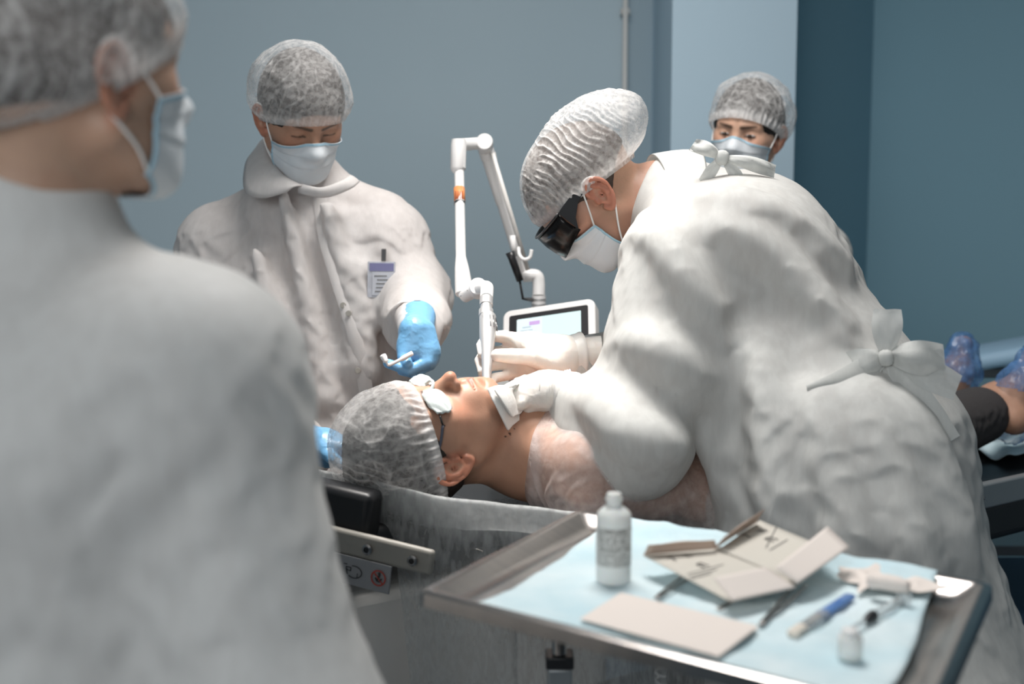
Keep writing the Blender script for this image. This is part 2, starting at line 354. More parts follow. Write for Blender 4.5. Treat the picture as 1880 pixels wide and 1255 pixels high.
M = dict(
    wall=mat('painted_wall', (.36, .455, .51), .75, bump=(260, .12, .0006), var=(1.3, (.345, .44, .495))),
    wall_pale=mat('painted_column', (.40, .53, .62), .75, bump=(260, .12, .0006)),
    wall_dark=mat('painted_wall_deep', (.21, .375, .46), .75, bump=(260, .12, .0006)),
    floor=mat('grey_floor', (.10, .13, .16), .35, var=(4, (.085, .11, .135))), ceiling=mat('ceiling_paint', (.7, .72, .72), .9, bump=(90, .1)),
    pipe=mat('grey_paint', (.50, .51, .50), .5),
    skin=skin_mat('skin'), hair=mat('dark_hair', (.018, .013, .010), .55, bump=(300, .8, .002), stretch=(1, .2, 1)),
    hair_b=mat('brown_hair', (.045, .030, .022), .6, bump=(300, .8, .002), stretch=(1, .2, 1)),
    cap=fabric('cap_fabric', (.78, .77, .76), (.20, .40), .35, wr=(55, .5, .003), fib=(500, .4, .0008), pat=.75, fibre_alpha=120, spec=.4),
    gown_a=fabric('gown_warm', (.76, .735, .72), (.93, 1.0), .30, wr=(11, .6, .010), fib=(420, .30, .0009), stretch=(1, 1, .30)),
    gown_d=fabric('gown_green_white', (.70, .71, .69), (.90, .99), .30, wr=(10, .5, .007), fib=(420, .10, .0006), stretch=(1, 1, .28), rot=(0, math.radians(33), 0)),
    gown_f=fabric('gown_front', (.72, .73, .72), (.94, 1.0), .25, wr=(6, .15, .010), fib=(300, .2, .0008), stretch=(1, 1, .4)),
    veil=fabric('thin_patient_gown', (.78, .71, .69), (.34, .48), .35, wr=(20, .5, .006), fib=(420, .4, .0008), pat=.7, fibre_alpha=70, spec=.5),
    sheet=fabric('couch_sheet', (.62, .64, .64), (.26, .50), .25, wr=(14, .5, .006), fib=(300, .4, .0008), fibre_alpha=90, pat=.5, stretch=(1, 1, .35)),
    mask=mat('mask_fabric', (.66, .70, .73), .7, bump=(500, .3, .0006)), mask_trim=mat('mask_blue_binding', (.36, .55, .66), .7),
    loop=mat('elastic', (.80, .79, .77), .7), glove_w=mat('white_latex', (.77, .73, .68), .38, bump=(60, .35, .0025), sss=.15, spec=.5),
    glove_b=mat('blue_nitrile', (.16, .38, .62), .36, bump=(55, .5, .003), spec=.5),
    steel=mat('steel', (.43, .40, .38), .24, 1, var=(7, (.38, .36, .35)), stretch=(1, 12, 1)), steel_d=mat('dark_steel', (.25, .24, .24), .32, 1),
    rail=mat('grey_steel_rail', (.33, .35, .36), .4, .6), black=mat('black_vinyl', (.012, .013, .015), .42, bump=(200, .3, .0006)),
    blackp=mat('black_plastic', (.02, .02, .022), .3), beige=mat('beige_metal', (.30, .285, .255), .45), beige_l=mat('pale_machine_plastic', (.70, .68, .65), .35),
    white_p=mat('white_plastic', (.78, .77, .76), .3), alu=mat('brushed_aluminium', (.58, .58, .58), .45, .65, var=(50, (.56, .56, .56)), stretch=(1, 1, .1)),
    orange=mat('orange_sticker', (.75, .28, .10), .5), ink=mat('black_ink', (.03, .028, .026), .6), red=mat('red_print', (.45, .06, .04), .5), grey_ink=mat('grey_ink', (.13, .125, .12), .6),
    sticker=mat('grey_sticker', (.30, .30, .31), .4), paper=mat('cream_paper', (.76, .69, .64), .75, bump=(120, .15, .0006)), paper_in=mat('inner_paper', (.60, .57, .51), .8, bump=(120, .15, .0006)),
    paper_back=mat('brown_paper', (.52, .40, .33), .8), bluepad=None, white_pad=mat('white_pad', (.84, .83, .80), .85, bump=(120, .5, .002)),
    hdpe=mat('milky_plastic', (.82, .84, .82), .28, trans=.10, sss=.3), label=mat('label_paper', (.60, .61, .59), .5),
    cap_blue=mat('blue_handle', (.10, .22, .50), .35), clear=mat('clear_plastic', (.85, .87, .88), .12, trans=.75, ior=1.3),
    cream=mat('cream_foam', (.72, .66, .58), .8), trousers=mat('dark_trousers', (.055, .050, .050), .9, bump=(250, .5, .0015)),
    strap=mat('grey_strap', (.10, .11, .15), .5), pad=mat('eye_pad', (.70, .76, .74), .55, bump=(90, .3, .002)), lens=mat('dark_lens', (.008, .007, .007), .22, spec=.3),
    bluecloth=mat('blue_upholstery', (.03, .075, .13), .7, bump=(90, .3)), screen=mat('lit_screen', (.3, .4, .4), .25, emit=(.62, .80, .80), estr=.62),
    screen_w=mat('screen_panel_white', (.3, .4, .4), .25, emit=(.72, .80, .86), estr=.66), screen_p=mat('screen_purple', (.3, .2, .4), .25, emit=(.48, .33, .55), estr=.6), screen_t=mat('screen_text', (.3, .35, .4), .3, emit=(.35, .45, .52), estr=.5),
    cover=fabric('blue_film', (.16, .36, .72), (.35, .75), .45, wr=(30, .7, .006), fib=(60, .6, .003), rough=.25, fibre_alpha=25, spec=.8),
    bluebar=mat('pale_blue_sheet', (.30, .46, .60), .6), purple=mat('badge_print', (.20, .20, .36), .5), badge=mat('badge_card', (.55, .57, .62), .35), eye=mat('eye_white', (.34, .30, .28), .3), iris=mat('dark_iris', (.02, .012, .008), .1))
M['bluepad'] = mat('blue_absorbent_pad', (.52, .69, .75), .85, bump=(40, .6, .005), var=(9, (.68, .79, .82)))
M['badge_t'] = fabric('badge_window', (.62, .64, .70), (.8, .95), .1)

# ------------------------------------------------------------------ the room
def wall(name, pts, z0, z1, m, th=.08, back=(0, 1)):
    """upright slab through plan points"""
    (x0, y0), (x1, y1) = pts; t = nrm([x1-x0, y1-y0]); n = A(-t[1], t[0]); n = n*(1 if n@A(*back) > 0 else -1)*th
    q = [(x0, y0), (x1, y1), (x1+n[0], y1+n[1]), (x0+n[0], y0+n[1])]
    V = [(x, y, z0) for x, y in q]+[(x, y, z1) for x, y in q]
    return mk(name, V, [(0,3,2,1),(4,5,6,7),(0,1,5,4),(1,2,6,5),(2,3,7,6),(3,0,4,7)], m, smooth=False, kind='structure')
X = lambda u, Y: (u-940)/F_PX*Y*1.0   # plan x of an upright line seen at column u
YB = 4.15
xc = X(1142, YB); xk = X(1228, 3.72); xr = X(1452, 3.72)
wall('wall_back', [(-3.2, YB-.35), (xc, YB)], 0, 3.0, M['wall'])
wall('wall_recess', [(xc, YB), (X(1232, 4.3), 4.3)], 0, 3.0, M['wall'])
mb = MB(); mb.box(((xk+xr)/2, 3.72+.32, 1.5), (xr-xk, .64, 3.0), bev=0)
mk('wall_column', mb.v, mb.f, M['wall_pale'], smooth=False, kind='structure')
wall('wall_right_recess', [(xr, 3.95), (X(1590, 4.6), 4.6)], 0, 3.0, M['wall_dark'])
wall('wall_right', [(X(1590, 4.6), 4.6), (3.3, 3.3)], 0, 3.0, M['wall_dark'])
wall('wall_left', [(-3.2, -2.6), (-3.2, 3.8)], 0, 3.0, M['wall'], back=(-1, 0))
wall('wall_far_right', [(3.3, -2.6), (3.3, 3.3)], 0, 3.0, M['wall'], back=(1, 0))
wall('wall_behind', [(-3.2, -2.6), (3.3, -2.6)], 0, 3.0, M['wall'], back=(0, -1))
mb = MB(); mb.box((0, 1, -.05), (7, 8, .1)); mk('floor', mb.v, mb.f, M['floor'], smooth=False, kind='structure')
mb = MB(); mb.box((0, 1, 3.05), (7, 8, .1)); mk('ceiling', mb.v, mb.f, M['ceiling'], smooth=False, kind='structure')
mb = MB(); mb.tube([(xc, YB-.03, .0), (xc, YB-.03, 3.0)], .009)
for z in (.5, 1.3, 2.1): mb.box((xc, YB-.02, z), (.03, .03, .02))
mb.build('trim_1', M['pipe'], smooth=True, kind='structure')

# ------------------------------------------------------------------ heads
EAR = [A(.074,.006,.004), A(.077,.011,.018), A(.083,.005,.030), A(.089,-.009,.034), A(.093,-.020,.025), A(.093,-.024,.009), A(.088,-.018,-.009), A(.082,-.009,-.021), A(.078,.001,-.028), A(.075,.007,-.019)]
EAR_S = spline(EAR, 3)
ER = frame(x=A(.89, .45, 0), z=A(0, 0, 1))
def head_fn(fem=0, asleep=True, nose=1.0, heavy=0):
    s = S(); e = s.ell
    e((0, -.012, .045), (.076, .097, .088))
    e((0, .045, .045), (.060, .046, .058), .03)
    e((0, .040, -.02), (.056+heavy*.004, .049, .062), .03)
    s.cone((.046, .056, -.004), (.058, .030, .0), .017, .016, .03)
    s.cone((.056, .002, -.042), (.024, .066, -.082), .020, .017-.003*fem, .03)
    e((0, .030, -.055), (.050+heavy*.004, .045, .040), .03)
    e((0, .078, -.086), (.018, .016, .015), .025)
    e((0, .074, -.050), (.032, .022, .026), .02)           # muzzle
    s.cone((.012, .086, .033), (.045, .073, .034), .009, .008, .016)   # brow
    s.ell((.033, .100, .012), (.017, .018, .013), .016, op='s')        # eye socket
    e((.032, .071, .013), (.0155, .0145, .0125), .006)     # closed lid over the eyeball
    s.cone((.020, .0845, .0095), (.044, .0775, .010), .0012, .0012, .003, op='s')   # lid crease
    s.cone((0, .084, .022), (0, .106*nose+.088*(1-nose), -.016), .0075, .0085, .012)
    e((0, .109, -.022), (.0095, .0095, .0085), .009)       # tip
    e((.0115, .099, -.027), (.0065, .009, .0062), .006)    # wing
    e((.0062, .1035, -.034), (.0034, .0052, .004), .003, op='s')  # nostril
    s.cone((0, .0985, -.034), (0, .0955, -.043), .0035, .0035, .006)
    s.cone((0, .0965, -.0475), (.022, .086, -.0525), .0048, .0022, .006)  # upper lip
    s.cone((0, .0955, -.0575), (.020, .086, -.0545), .0058, .0022, .006)  # lower lip
    s.cone((0, .1025, -.0525), (.022, .0905, -.0530), .0016, .0012, .003, op='s')
    e((0, .096, -.069), (.020, .006, .005), .008, op='s')
    s.fn(lambda p: d_ell(p, (.082, -.007, .003), (.0035, .0165, .028), ER), .006)
    for i in range(len(EAR_S)-1):
        r = .0036 if i < 18 else .0046
        s.ops.append(('u', .003, (lambda a, b, r: lambda p: d_cone(p, a, b, r, r))(EAR_S[i], EAR_S[i+1], r)))
    s.fn(lambda p: d_ell(p, (.0885, -.002, .001), (.0095, .0095, .0155), ER), .003, 's')
    s.chain([A(.0915, -.010, .026), A(.0940, -.0175, .014), A(.0935, -.0185, .003), A(.0895, -.0145, -.008)], [.0022, .0026, .0026, .002], .003, 's')
    s.chain([A(.086, -.004, .024), A(.089, -.014, .014), A(.0885, -.0145, .0), A(.083, -.006, -.014)], [.0024, .003, .003, .0026], .004)
    e((.0775, .0085, -.003), (.004, .004, .006), .004)
    ear0 = 20
    def f(p):
        q = p.copy(); q[:, 0] = np.abs(q[:, 0]); return s(q)
    return f
def head_col(tone, brow=(.05, .035, .025), lip=(.62, .24, .20), stub=.0, hairc=None):
    tone = A(*tone)
    def f(p):
        q = p.copy(); q[:, 0] = np.abs(q[:, 0]); n = len(q); c = np.tile(tone, (n, 1))
        def mixin(wt, col): nonlocal c; c = c*(1-wt[:, None])+A(*col)*wt[:, None]
        g = lambda d, w_: np.exp(-np.maximum(d, 0)**2/(w_*w_))
        mixin(.35*g(np.linalg.norm(q-A(.040, .070, -.018), axis=1)-.010, .018), tone*A(1.08, .72, .66))      # cheeks
        mixin(.4*g(np.linalg.norm(q-A(.0, .108, -.022), axis=1)-.006, .010), tone*A(1.0, .66, .6))            # nose
        mixin(.5*g(np.abs(d_ell(q, (.084, -.008, .003), (.008, .02, .032), ER))-.004, .005)*(q[:, 0] > .07), tone*A(1.12, .60, .50))
        lp = np.minimum(d_cone(q, A(0, .0965, -.0485), A(.021, .087, -.0525), .0040, .0020), d_cone(q, A(0, .0955, -.0565), A(.019, .087, -.0545), .0048, .002))
        mixin(.85*g(lp, .0022), lip)
        bd = d_cone(q*A(1, .15, 1), A(.013, .086*.15, .0300), A(.046, .070*.15, .0355), .0030, .0018); bd = bd+(q[:, 1] < .04)
        mixin(.85*g(bd, .002), brow)
        ld = d_cone(q*A(1, .3, 1), A(.020, .0845*.3, .0085), A(.045, .0765*.3, .0095), .001, .001)+(q[:, 1] < .04); mixin(.85*g(ld, .0014), brow)
        if stub:
            sd = g(np.maximum(d_ell(q, (0, .045, -.075), (.060, .055, .042)), 0), .008)*(lp > .003)
            mixin(stub*sd*(.75+.25*noise(q, 420)), tone*A(.55, .52, .52))
        if hairc is not None:
            hz = (q[:, 1] < .030)*(q[:, 2] > -.055-.6*q[:, 1]*0)*(q[:, 0] < .0765)*1.
            hw = np.clip((.030-q[:, 1])/.02, 0, 1)*np.clip((q[:, 2]+.060+.25*(q[:, 1]+.02))/.03, 0, 1)*(q[:, 0] < .0775)
            mixin(.8*hw*(.8+.2*noise(q, 500)), hairc)
        return np.clip(c, .003, 1)
    return f
def ray_ell(o, d, c, r):
    """distance from o along unit d to the far side of an ellipsoid"""
    o = (o-np.asarray(c))/r; d = d/r; a = (d*d).sum(1); b = (o*d).sum(1); cc = (o*o).sum(1)-1
    return (-b+np.sqrt(np.maximum(b*b-a*cc, 0)))/a
def gridmesh(n, m, wrap=True):
    i = np.arange(n if wrap else n-1)[:, None]; j = np.arange(m-1)[None]
    q = np.stack([i*m+j, ((i+1) % n)*m+j, ((i+1) % n)*m+j+1, i*m+j+1], -1).reshape(-1, 4); return q

class Head:
    def __init__(s, c, f, u, scale=1.0, **k):
        s.c = np.asarray(c, float); s.R = frame(y=f, z=u); s.s = scale; s.fn = head_fn(**k)
        s.R = np.stack([np.cross(s.R[:, 1], s.R[:, 2]), s.R[:, 1], s.R[:, 2]], 1)
    def w(s, p): return s.c+(np.asarray(p, float)*s.s)@s.R.T
    def l(s, p): return (p-s.c)@s.R/s.s
    def sdf(s, p): return s.fn(s.l(p))*s.s
    def cap(s, parent, mat_, puff=(.094, .114, .108), pc=(0, -.014, .045), front=(.088, .052), back=(-.090, -.030), pleat=.0020, wl=.0105, seed=0, crump=.006, back_bulge=0, hair=True, side=0, name='bouffant_cap', opac=1.0):
        f0, b0 = A(0, *front), A(0, *back); ax = nrm(np.cross(A(1, 0, 0), f0-b0)); cc = (f0+b0)/2
        if ax[2] < 0: ax = -ax
        n, m = 420, 130; e1 = A(1, 0, 0); e2 = nrm(np.cross(ax, e1))
        ph = np.linspace(0, 2*math.pi, n, endpoint=False); t = np.linspace(0, 1, m)**.9
        th = math.radians(97)*(1-t)+.0005; PH, TH = np.meshgrid(ph, th, indexing='ij'); PH = PH.ravel(); TH = TH.ravel()
        D = np.sin(TH)[:, None]*(np.cos(PH)[:, None]*e1+np.sin(PH)[:, None]*e2)+np.cos(TH)[:, None]*ax
        hug = ray_ell(np.tile(cc, (len(D), 1)), D, A(0, -.008, .044), A(.085+side, .109, .0985))+.002
        pf = ray_ell(np.tile(cc, (len(D), 1)), D, A(*pc), A(*puff))
        k = np.clip((math.radians(93)-TH)/math.radians(24), 0, 1); k = np.sin(k*math.pi/2)**.8
        r = hug*(1-k)+np.maximum(pf, hug)*k
        r += k*back_bulge*np.clip(-D[:, 1], 0, 1)**2
        pts = cc+D*r[:, None]; q = pts+seed*.37
        r += k*crump*noise(q, 22)*.9+k*crump*.7*(ridged(q, 34))*.4
        phase = (pts[:, 1]*1.0+.016*noise(q, 14)+.007*noise(q, 42))/wl*2*math.pi
        amp = np.clip(.55+.9*noise(q+5, 18), .1, 1.4)
        sw = np.abs(np.sin(phase/2)); ridge = (1-sw)**1.5
        r += k*pleat*amp*(ridge*1.6-.4)*np.clip(.35+1.2*np.abs(D[:, 0]), 0, 1)
        ru = np.sin(PH*46+3*noise(q, 40)); near = np.exp(-((TH-math.radians(90))/math.radians(7))**2)
        r += near*.0022*ru
        r = np.maximum(r, hug+.0015*k)
        cr = np.clip(1-np.abs(noise(q+9, 42))*5, 0, 1)**2
        cr2 = np.clip(1-np.abs(noise(q+2, 26)+.3*noise(q, 60))*7, 0, 1)**2
        op = .42*ridge**2*amp+.17*cr+.26*cr2+.55*np.exp(-((TH-math.radians(92))/math.radians(6))**2)+.25*np.clip(noise(q+4, 11), 0, 1)
        V = cc+D*r[:, None]
        mk(name, s.w(V), gridmesh(n, m), mat_, parent, col=np.tile((np.clip(op*opac, 0, 1))[:, None], (1, 3)))
    def hair(s, parent, mat_, r=(.082, .1065, .0965), nape=False):
        a = S().ell((0, -.0075, .045), r)
        a.ell((0, .130, -.010), (.10, .076, .078), .010, op='s').ell((0, 0, -.105), (.12, .15, .078), .015, op='s')
        if nape: a.ell((0, -.085, -.055), (.12, .085, .078), .01, op='s')
        def f(p): q = s.l(p); return (a(q)+.0012*noise(q, 160))*s.s
        V, Q = nets(f, s.c-.15, s.c+.15, .004); mk('hair', V, Q, mat_, parent)
    def mask(s, parent, top=.004, bot=-.096, half=66, droop=0, seed=0, colr=None, loops=(True, True)):
        nu, nv = 61, 41; u = np.linspace(-1, 1, nu); v = np.linspace(0, 1, nv); U, W_ = np.meshgrid(u, v, indexing='ij'); U = U.ravel(); W_ = W_.ravel()
        ph = U*math.radians(half); zt = top+.010*np.exp(-(U/.25)**2)-.016*np.abs(U)**1.3; zb = bot+.034*np.abs(U)**1.6
        z = zt*(1-W_)+zb*W_; O = np.stack([0*z, .010+0*z, z], 1); D = np.stack([np.sin(ph), np.cos(ph), 0*ph], 1)
        low = np.clip((W_-.8)/.2, 0, 1); D[:, 2] = -low*.35; D /= np.linalg.norm(D, axis=1)[:, None]
        t = np.full(len(O), .16)
        for _ in range(26): t = t-np.maximum(s.fn(O+D*t[:, None])-.0050, -.006)*.8
        t = t.reshape(nu, nv)
        t0 = t.copy()
        for _ in range(14):
            g = t.copy(); g[1:-1, 1:-1] = (t[2:, 1:-1]+t[:-2, 1:-1]+t[1:-1, 2:]+t[1:-1, :-2])/4; g[:, 0] = t[:, 0]; g[0] = t[0]; g[-1] = t[-1]; t = np.maximum(g, t0)
        t = t.ravel(); pl = ((W_*3.2) % 1.0); edge = np.sin(np.clip(W_, 0, 1)*math.pi)
        t = t+(.0022*(pl-.5)*edge)+.0012*noise(O+D*.1+seed, 60)*edge
        V = O+D*t[:, None]; Vw = s.w(V); m_ = mk('face_mask', Vw, gridmesh(nu, nv, False), colr or M['mask'], parent)
        sm = m_.modifiers.new('thick', 'SOLIDIFY'); sm.thickness = .0012; sm.offset = -1
        G = Vw.reshape(nu, nv, 3); tb = MB()
        for row in (0, nv-1):
            pts = G[:, row]; q = G[:, 1 if row == 0 else nv-3]; d_ = [nrm(a-s.w(A(0, .01, 0))) for a in pts]
            Vv = []; 
            for a, b, n_ in zip(pts, q, d_): b = a+(b-a)/np.linalg.norm(b-a)*.005; Vv += [a+n_*.0012, b+n_*.0012]
            tb.add(Vv, [(2*i, 2*i+1, 2*i+3, 2*i+2) for i in range(nu-1)])
        for cl in (0, nu-1):
            tb.tube(list(G[cl]), .0022, 6)
        tb.build('binding', M['mask_trim'], m_, smooth=True)
        for k_, sd in enumerate((-1, 1)):
            if not loops[k_]: continue
            e = lambda x, y, z_: s.w(A(sd*x, y, z_))
            a = G[0 if sd < 0 else -1]
            L1 = spline([a[1], (a[1]+e(.079, .012, .028))/2+nrm(e(.08, 0, 0)-s.c)*.003, e(.083, .008, .034), e(.089, -.006, .0395), e(.092, -.020, .030), e(.088, -.024, .004), e(.080, -.012, -.022), (a[-2]+e(.078, .0, -.030))/2+nrm(e(.08, 0, 0)-s.c)*.004, a[-2]], 6)
            tb = MB().tube(L1, .0017, 8); tb.build('ear_loop', M['loop'], m_, smooth=True)
        return m_

def bodymesh(name, parent, head, chest, tone_fn, lo, hi, h=.0026, extra=None, hz=.009):
    """head and neck finely, the rest coarser, one skin"""
    full = lambda p: smin(head.sdf(p), chest(p), .022*head.s)
    c = head.c; lo1 = c-.165; hi1 = c+.165
    V, Q = nets(full, lo1, hi1, h); V = V.copy()
    V2, Q2 = nets(chest, lo, hi, hz)
    col = tone_fn(head.l(V)); col2 = np.tile(col.mean(0), (len(V2), 1))
    return mk(name, np.concatenate([V, V2]), np.concatenate([Q, Q2+len(V)]), M['skin'], parent, col=np.concatenate([col, col2]))

def sleeve_folds(p, a, b, s_=18, amp=.006, seed=0):
    ab = nrm(np.asarray(b)-np.asarray(a)); t = (p-a)@ab; q = p-a-t[:, None]*ab
    return amp*noise(np.stack([t*s_*1.9, *(q@np.eye(3)[:, :2]*s_*.55).T], 1)+seed)

def garment(name, parent, G, body, mat_, lo, hi, h=.016, sub=2, hem=None, keep=None, gap=.006, **k):
    V, Q = nets(G, lo, hi, h)
    if hem is not None: V, Q = clean(V, Q, lambda c: (c[:, 2] > hem) if keep is None else (c[:, 2] > hem) & keep(c))
    elif keep is not None: V, Q = clean(V, Q, keep)
    V = relax(V, Q, 4, .5)
    Bg = Grid(body, lo, hi, .014) if body is not None else None
    V = cloth(V, Q, Bg, gap=gap, **k)
    V = relax(V, Q, 1, .35)
    o = mk(name, V, Q, mat_, parent)
    if sub: m = o.modifiers.new('smooth', 'SUBSURF'); m.levels = sub; m.render_levels = sub
    return o, BVHTree.FromPolygons(V.tolist(), Q.tolist())
def hit(bvh, u, v, off=0.0, start=0.3):
    d = Vector(P(u, v, 1.0)-CAM); L = d.length; d.normalize(); h = bvh.ray_cast(Vector(CAM)+d*start, d, 6)
    if h[0] is None:
        n = bvh.find_nearest(Vector(P(u, v, 2.2))); return np.array(n[0])
    return np.array(h[0])-np.array(d)*off
def raypt(g, u, v, d0, off=0.0):
    t = d0
    for _ in range(50): t += max(float(g(P(u, v, t)[None])[0]), -.01)*.8
    return P(u, v, t-off)
def finger(s, pts, r0=.0092, r1=.0072, k=.004, root=.006):
    n = len(pts); rs = [r0+(r1-r0)*i/(n-1) for i in range(n)]
    for i in range(n-1): s.cone(pts[i], pts[i+1], rs[i], rs[i+1], root if i == 0 else .0015)
    return s
def glove(name, parent, s, mat_, lo, hi, h=.0022, wr=.0012, wf=90, stripes=None):
    f = s
    V, Q = nets(f, lo, hi, h); V = relax(V, Q, 2, .5); N = vnormals(V, Q)
    cr = np.clip(1-np.abs(noise(V+7, wf))*4, 0, 1)**2
    d = wr*.6*(cr*.8+.7*noise(V, wf*.7))
    if stripes: d = d+stripes(V)
    return mk(name, V+N*d[:, None], Q, mat_, parent)

# ------------------------------------------------------------------ person: assistant with the badge, standing behind the head of the couch
def bow(mb, c, R, s=1.0, seed=0, loops=((-.085, .012), (.080, .020)), tails=((-.03, -.09), (.04, -.11)), w_=.020):
    """a soft tied ribbon: two flattened loops, a knot and tails; R columns = across, towards the viewer, up"""
    def leaf(tx, tz, puff, wd, ph):
        n, m = 14, 5; V = []; L = math.hypot(tx, tz); px, pz = -tz/L, tx/L
        for i in range(n):
            t = i/(n-1); hw = wd*(.30+.95*math.sin(min(t*1.25, 1)*math.pi/2))*(1-.25*t*t)
            for j in range(m):
                q = -1+2*j/(m-1); y = puff*math.sin(math.pi*min(t*1.05, 1))*(1-.55*q*q)+.0045*math.sin(q*5+t*5+ph)
                V.append(c+R@(A(tx*t+px*q*hw, y, tz*t+pz*q*hw-.010*t*t)*s))
        mb.add(V, gridmesh(n, m, False).tolist())
    for k, (tx, tz) in enumerate(loops): leaf(tx, tz, .024, w_, seed+k); leaf(tx*.97, tz*.97, .002, w_*.95, seed+k+2)
    mb.box(c+R@A(0, .010, 0)*s, (.022*s, .020*s, .026*s), R, bev=.008*s)
    for k, (tx, tz) in enumerate(tails): leaf(tx, tz, .006, w_*.85, seed+k*1.7+4)
    return mb

def build_assistant():
    root = thing('person', (-.43, 2.62, 0), 'person standing behind the head of the couch in white gown with badge and blue gloves', 'person')
    H = Head(P(552, 220, 2.50), (.42, -.70, -.52), (.12, -.40, .90), 1.0)
    nb = P(560, 350, 2.62); shl, shr = P(415, 428, 2.66), P(700, 410, 2.60)
    el, er = P(380, 720, 2.66), P(752, 528, 2.56); wr = P(764, 606, 2.27); wl = P(560, 800, 2.30)
    ch, pe = P(570, 560, 2.68), P(575, 850, 2.66)
    B = S(); B.cone(H.w((0, -.020, -.030)), nb, .058, .062).cone(nb, shl, .060, .062, .05).cone(nb, shr, .060, .062, .05)
    B.cone(ch+A(-.06, 0, .05), ch+A(.06, 0, .05), .115, .115, .06).cone(ch, pe, .125, .13, .06)
    B.chain([shl, el, wl], [.055, .045, .030], .03).chain([shr, er, wr], [.055, .045, .030], .03)
    for x in (-.09, .09): B.chain([pe+A(x, 0, 0), A(pe[0]+x, pe[1], .48), A(pe[0]+x*1.1, pe[1], .08)], [.09, .065, .045], .03).cone(A(pe[0]+x*1.1, pe[1], .05), A(pe[0]+x*1.2, pe[1]-.16, .04), .045, .035, .02)
    lo, hi = A(-.95, 2.15, -.02), A(.1, 3.0, 1.75)
    bodymesh('body', root, H, B, head_col((.43, .24, .16), stub=.25), lo, hi)
    H.hair(root, M['hair'], r=(.087, .1065, .103))
    H.cap(root, M['cap'], puff=(.106, .118, .116), pc=(0, -.016, .042), front=(.088, .050), back=(-.096, -.020), seed=1, pleat=.0030, wl=.019, side=.008, opac=.8)
    H.mask(root, top=-.004, seed=1)
    # trousers and shoes under the gown
    T = S()
    for x in (-.09, .09): T.chain([pe+A(x, 0, -.1), A(pe[0]+x, pe[1], .48), A(pe[0]+x*1.1, pe[1], .10)], [.11, .085, .075], .03)
    V, Q = nets(T, A(pe[0]-.35, 2.35, .05), A(pe[0]+.35, 3.0, 1.0), .012); mk('trousers', V, Q, M['trousers'], root)
    # gown
    G = S(); G.cone(shl+A(.0, 0, -.02), shr+A(0, 0, -.02), .102, .100).cone(nb+A(-.05, 0, -.035), nb+A(.05, 0, -.035), .098, .095, .05)
    G.cone(ch+A(-.07, -.01, 0), pe+A(-.07, 0, 0), .165, .18, .06).cone(ch+A(.07, -.01, 0), pe+A(.07, 0, 0), .150, .185, .06)
    G.cone(pe+A(-.08, 0, 0), A(pe[0]-.08, pe[1], .52), .18, .20, .06).cone(pe+A(.08, 0, 0), A(pe[0]+.08, pe[1], .52), .18, .20, .06)
    G.chain([shl, el, wl], [.095, .085, .055], .05)
    G.chain([shr+A(0, 0, -.02), er+A(.004, 0, .01), (er+wr)/2+A(.008, 0, .0), wr+A(0, .03, .0)], [.098, .080, .062, .040], .035)
    for a, b in (((520, 330), (600, 700)), ((600, 350), (680, 660)), ((470, 440), (520, 640)), ((660, 470), (655, 640))):
        G.cone(P(*a, 2.49), P(*b, 2.50), .012, .020, .05)
    G.fn(lambda p: d_cone(p, P(735, 560, 2.34), P(820, 600, 2.40), .012, .012), .03, 's')
    gw, bv = garment('gown', root, G, B, M['gown_a'], lo+A(0, 0, .35), hi, .0115, hem=.45, stretch=.045, maxd=.030, iters=110, seed=(7, .024), ani=(1, 1, .20), grav=.0006, bend=.5)
    onface = lambda u, v, off=0: hit(bv, u, v, off)
    # collar: a band round the neck, its left side turned down into a pointed flap
    def strip(a_, b_, m=7, puff=.008):
        a_ = spline(a_, 5); b_ = spline(b_, 5); V = []
        for i in range(len(a_)):
            for j in range(m):
                t = j/(m-1); V.append(a_[i]*(1-t)+b_[i]*t+A(0, -puff, puff*.5)*math.sin(t*math.pi)*1.0)
        c_ = mk('collar', V, gridmesh(len(a_), m, False), M['gown_a'], gw); md = c_.modifiers.new('t', 'SOLIDIFY'); md.thickness = .0025; return c_
    hb = lambda x, y, z: H.w((x, y, z))
    strip([P(492, 252, 2.62), P(492, 275, 2.55), P(503, 300, 2.50), P(525, 325, 2.47), P(556, 342, 2.455)], [P(470, 275, 2.64), P(452, 300, 2.575), P(450, 350, 2.50), P(482, 364, 2.475), P(528, 352, 2.452)])
    strip([P(552, 338, 2.46), P(590, 345, 2.44), P(628, 332, 2.45), P(642, 322, 2.48)], [P(548, 354, 2.462), P(596, 362, 2.445), P(642, 347, 2.455), P(660, 334, 2.48)], puff=.004)
    # front placket and buttons seen through the cloth
    pts = spline([onface(u, v, off=.004) for u, v in ((585, 360), (597, 440), (620, 520), (648, 610), (668, 700), (676, 760))], 6); V = []
    for p in pts: V += [p+A(-.014, .004, 0), p+A(0, -.004, 0), p+A(.016, .004, 0)]
    pk = mk('placket', V, gridmesh(len(pts), 3, False), M['gown_a'], gw)
    for u, v in ((630, 560), (640, 575), (657, 680)):
        b = MB(); Vb, Fb = lathe(onface(u, v, off=.006), [(.0058, 0), (.0062, .001), (.0055, .002)], 20, frame(z=A(.1, -1, .1), x=A(1, 0, 0))); b.add(Vb, Fb).build('button', M['beige'], gw, smooth=False)
    # badge under the cloth pocket
    c = onface(700, 513, off=.010); R = frame(x=A(1, .25, -.02), z=A(-.03, -.08, 1))
    bd = MB().box(c, (.057, .003, .074), R, bev=0).build('badge', M['badge_t'], root)
    MB().box(c+R@A(0, -.0022, .026), (.050, .001, .016), R).build('header', M['purple'], bd)
    MB().box(c+R@A(.003, -.0022, -.008), (.044, .001, .048), R).build('card', M['badge'], bd)
    mbx = MB()
